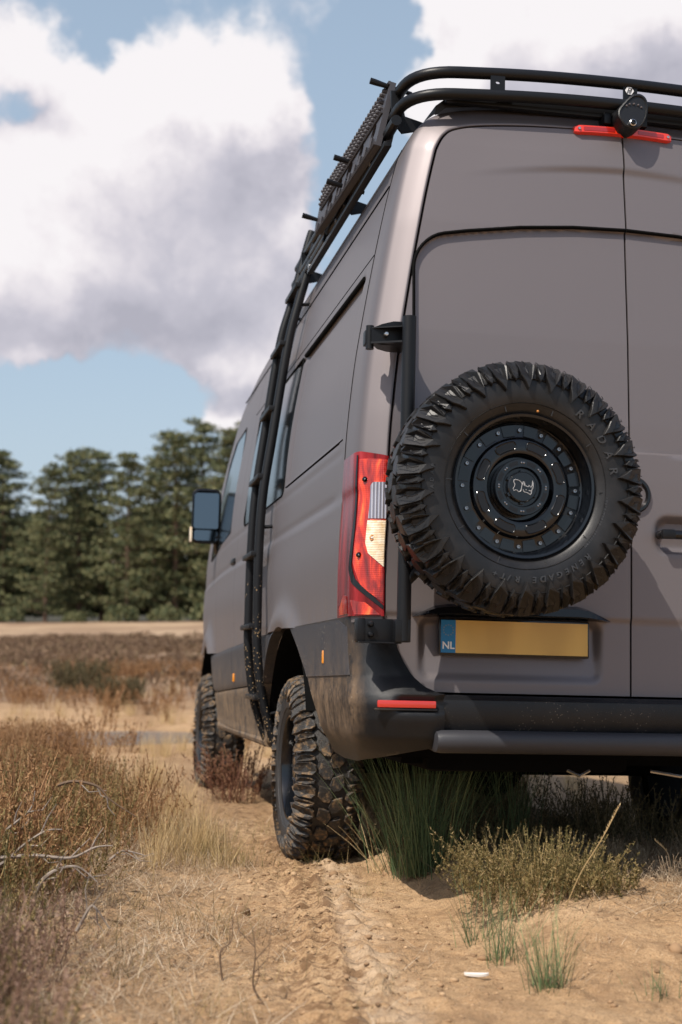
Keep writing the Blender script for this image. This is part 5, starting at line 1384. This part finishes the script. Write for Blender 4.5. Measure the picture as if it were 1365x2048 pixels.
# crumbs of sand and small stones
r = np.random.RandomState(5); Vs = []; Fs = []; o_ = 0
bm = bmesh.new(); bmesh.ops.create_icosphere(bm, subdivisions=1, radius=1.0); IV = np.array([tuple(v.co) for v in bm.verts]); IF = np.array([[v.index for v in f.verts] for f in bm.faces]); bm.free()
N = 9000; xs = r.uniform(-1.1, 1.5, N); ys = r.uniform(3.0, 6.4, N); vx, vy = van_xy(xs, ys); keep = r.uniform(0, 1, N) < (.20 + .9 * np.exp(-((vx + .90 + .13 * np.clip(1.4 - vy, 0, 4)) / .24) ** 2)); xs, ys = xs[keep], ys[keep]; zs = terrain(xs, ys)
for x, y, z in zip(xs, ys, zs):
    s = .0027 * math.exp(r.normal(0, .60)); V = IV * (1 + .28 * r.uniform(-1, 1, (len(IV), 1))) * s * np.array([1.3, 1.1, .8]) + np.array([x, y, z + s * .2]); Vs.append(V); Fs.append(IF + o_); o_ += len(IV)
link('sand_crumbs', mk_np('sand_crumbs', np.concatenate(Vs), np.concatenate(Fs)), None, foliage('damp_sand_crumbs', [(.1, (.15, .09, .05)), (.5, (.32, .20, .11)), (.9, (.50, .34, .20))], .9, 0), kind='stuff')

# ------------------------------------------------------------------ pines along the far edge of the heath
BARK = mat('pine_bark', (.16, .10, .07), .9)
NEEDLE = foliage('pine_needles', [(.1, (.03, .05, .028)), (.4, (.095, .11, .052)), (.7, (.19, .19, .085)), (.95, (.33, .29, .16))], .7, .12)
def pine_mesh(seed, H_=15.0):
    r = np.random.RandomState(seed); V = []; F_ = []; bm_ = MB(); lean = r.uniform(-.3, .3, 2)
    tr = [Vector((lean[0] * t * t * 2, lean[1] * t * t * 2, H_ * .97 * t)) for t in np.linspace(0, 1, 8)]; bm_.tube(tr, [.22 * (1 - .85 * t) for t in np.linspace(0, 1, 8)], 8)
    nb = 52
    for k in range(nb):
        t = .06 + .93 * (k + r.uniform(-.5, .5)) / nb; t = min(max(t, .05), .995)
        R_ = (3.5 * (1 - t) ** .62 * (.7 + .3 * min(t * 3, 1)) + .28) * r.uniform(.6, 1.2); a = k * 2.4 + r.uniform(-.4, .4); zb_ = H_ * t
        base = np.array([lean[0] * t * t * 2, lean[1] * t * t * 2, zb_]); d = np.array([math.cos(a), math.sin(a), r.uniform(-.05, .28)])
        if R_ > 1: bm_.tube([tuple(base), tuple(base + d * R_ * .55), tuple(base + d * R_ * .9 + np.array([0, 0, .12]))], [.05, .03, .012], 4, False)
        for j in range(4):
            c = base + d * R_ * (.35 + .22 * j) + np.array([r.uniform(-.35, .35), r.uniform(-.35, .35), r.uniform(-.1, .2)]); sz = (.62 + .40 * (1 - t)) * r.uniform(.7, 1.15)
            m_n = 30; m_n = 40; u = r.normal(0, 1, (m_n, 3)); u /= np.linalg.norm(u, axis=1)[:, None]; p = c + u * np.array([1.2, 1.2, .46]) * sz * (r.uniform(.3, 1, (m_n, 1)) ** .5)
            for q in p:
                e = r.normal(0, 1, 3); e[2] = abs(e[2]) * .6 + .2; e /= np.linalg.norm(e); f2 = np.cross(e, r.normal(0, 1, 3)); f2 /= np.linalg.norm(f2); L = .26; i0 = len(V)
                V += [q - f2 * .09, q + f2 * .09, q + e * L]; F_.append((i0, i0 + 1, i0 + 2))
    return mk('trunk', bm_.v, bm_.f, True), mk_np('crown', np.array(V), np.array(F_))
PM = []
for i in range(4):
    tm, cm = pine_mesh(700 + i); tm.materials.append(BARK); cm.materials.append(NEEDLE); PM.append((tm, cm))
def far_xy(u, dist): return (u - 682.5) / 2750 * dist, dist
spec = [  # photo column, distance, height, how it looks
    (-70, 134, 16.0, 'dark pine cut by the left edge of the picture'),
    (8, 136, 17.2, 'dark-topped pine at the far left of the tree line'),
    (92, 130, 15.2, 'low rounded pine, second from the left edge'),
    (160, 134, 17.0, 'pine with a ragged double top in the middle of the tree line'),
    (205, 139, 17.6, 'taller dark pine just right of the ragged double top'),
    (255, 130, 16.2, 'pale green pine between the ragged double top and the mirror'),
    (308, 137, 16.8, 'slender pine left of the tallest tree'),
    (352, 132, 18.6, 'pine directly left of the tallest tree by the wing mirror'),
    (408, 136, 20.0, 'tallest pine, its top above the wing mirror'),
    (455, 130, 18.4, 'pine half hidden behind the front of the van'),
    (500, 137, 20.2, 'pine top showing just above the cab of the van'),
]
for i, (u, dist, h, lb) in enumerate(spec):
    x, y = far_xy(u, dist); t = empty('pine_tree', (x, y, float(terrain([x], [y], False)[0]) - .2), i * 1.7, label=lb, cat='pine tree', group='pines along the far edge of the heath'); s = h / 15.0; w = .92 + .10 * math.sin(i * 2.1)
    t.scale = (s * w * 1.15, s * w * 1.15, s)
    for nm, me in zip(('trunk', 'crown'), PM[i % 4]): link(nm, me, t)
# second and third rows read as one wood behind; needles darkened for the shade between crowns
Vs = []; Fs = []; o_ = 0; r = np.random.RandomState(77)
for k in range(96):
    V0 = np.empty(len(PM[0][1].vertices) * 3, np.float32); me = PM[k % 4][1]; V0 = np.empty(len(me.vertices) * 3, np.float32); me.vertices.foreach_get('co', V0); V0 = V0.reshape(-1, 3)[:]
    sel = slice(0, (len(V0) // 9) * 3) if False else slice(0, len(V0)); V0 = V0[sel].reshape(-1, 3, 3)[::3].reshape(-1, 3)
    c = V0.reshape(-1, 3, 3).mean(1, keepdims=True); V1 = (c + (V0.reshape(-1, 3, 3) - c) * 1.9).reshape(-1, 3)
    x = r.uniform(-100, 90) if k > 30 else r.uniform(-38, -2); y = r.uniform(140, 156) - max(0, -39 - x) * 1.8; a = r.uniform(0, 6.28); s = r.uniform(.66, .90) * (1.15 if x < -40 else 1)  # unseen left end bent nearer and taller to darken the van side's reflection
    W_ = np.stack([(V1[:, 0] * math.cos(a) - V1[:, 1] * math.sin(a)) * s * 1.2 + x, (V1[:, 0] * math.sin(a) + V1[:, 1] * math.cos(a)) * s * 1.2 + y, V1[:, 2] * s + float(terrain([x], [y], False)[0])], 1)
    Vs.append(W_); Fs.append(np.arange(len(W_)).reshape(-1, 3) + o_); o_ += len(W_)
link('far_wood', mk_np('far_wood', np.concatenate(Vs), np.concatenate(Fs)), None, foliage('shade_dark_pine_needles', [(.1, (.018, .03, .018)), (.5, (.045, .062, .034)), (.9, (.09, .105, .055))], .7, .1), kind='stuff')
# low bushes and saplings at the foot of the wood
for i, (u, dist, h, lb) in enumerate([(20, 128, 2.6, 'low dark bush at the left foot of the tree line'), (150, 127, 2.0, 'small round bush at the foot of the double-topped pine'), (245, 128, 3.0, 'spreading sapling in front of the tree line'), (330, 127.5, 2.8, 'dark sapling below the slender pine'), (420, 128, 3.4, 'dense sapling below the wing mirror')]):
    x, y = far_xy(u, dist); V, F_ = mound(600 + i, 900); me = mk_np('pine_sapling', V * np.array([1.3, 1.3, 1.4]) + np.array([0, 0, .1]), F_); o = link('pine_sapling', me, None, NEEDLE, label=lb, cat='sapling', group='saplings at the foot of the pines'); o.location = (x, y, float(terrain([x], [y], False)[0])); o.scale = (h * .42, h * .42, h * .5)
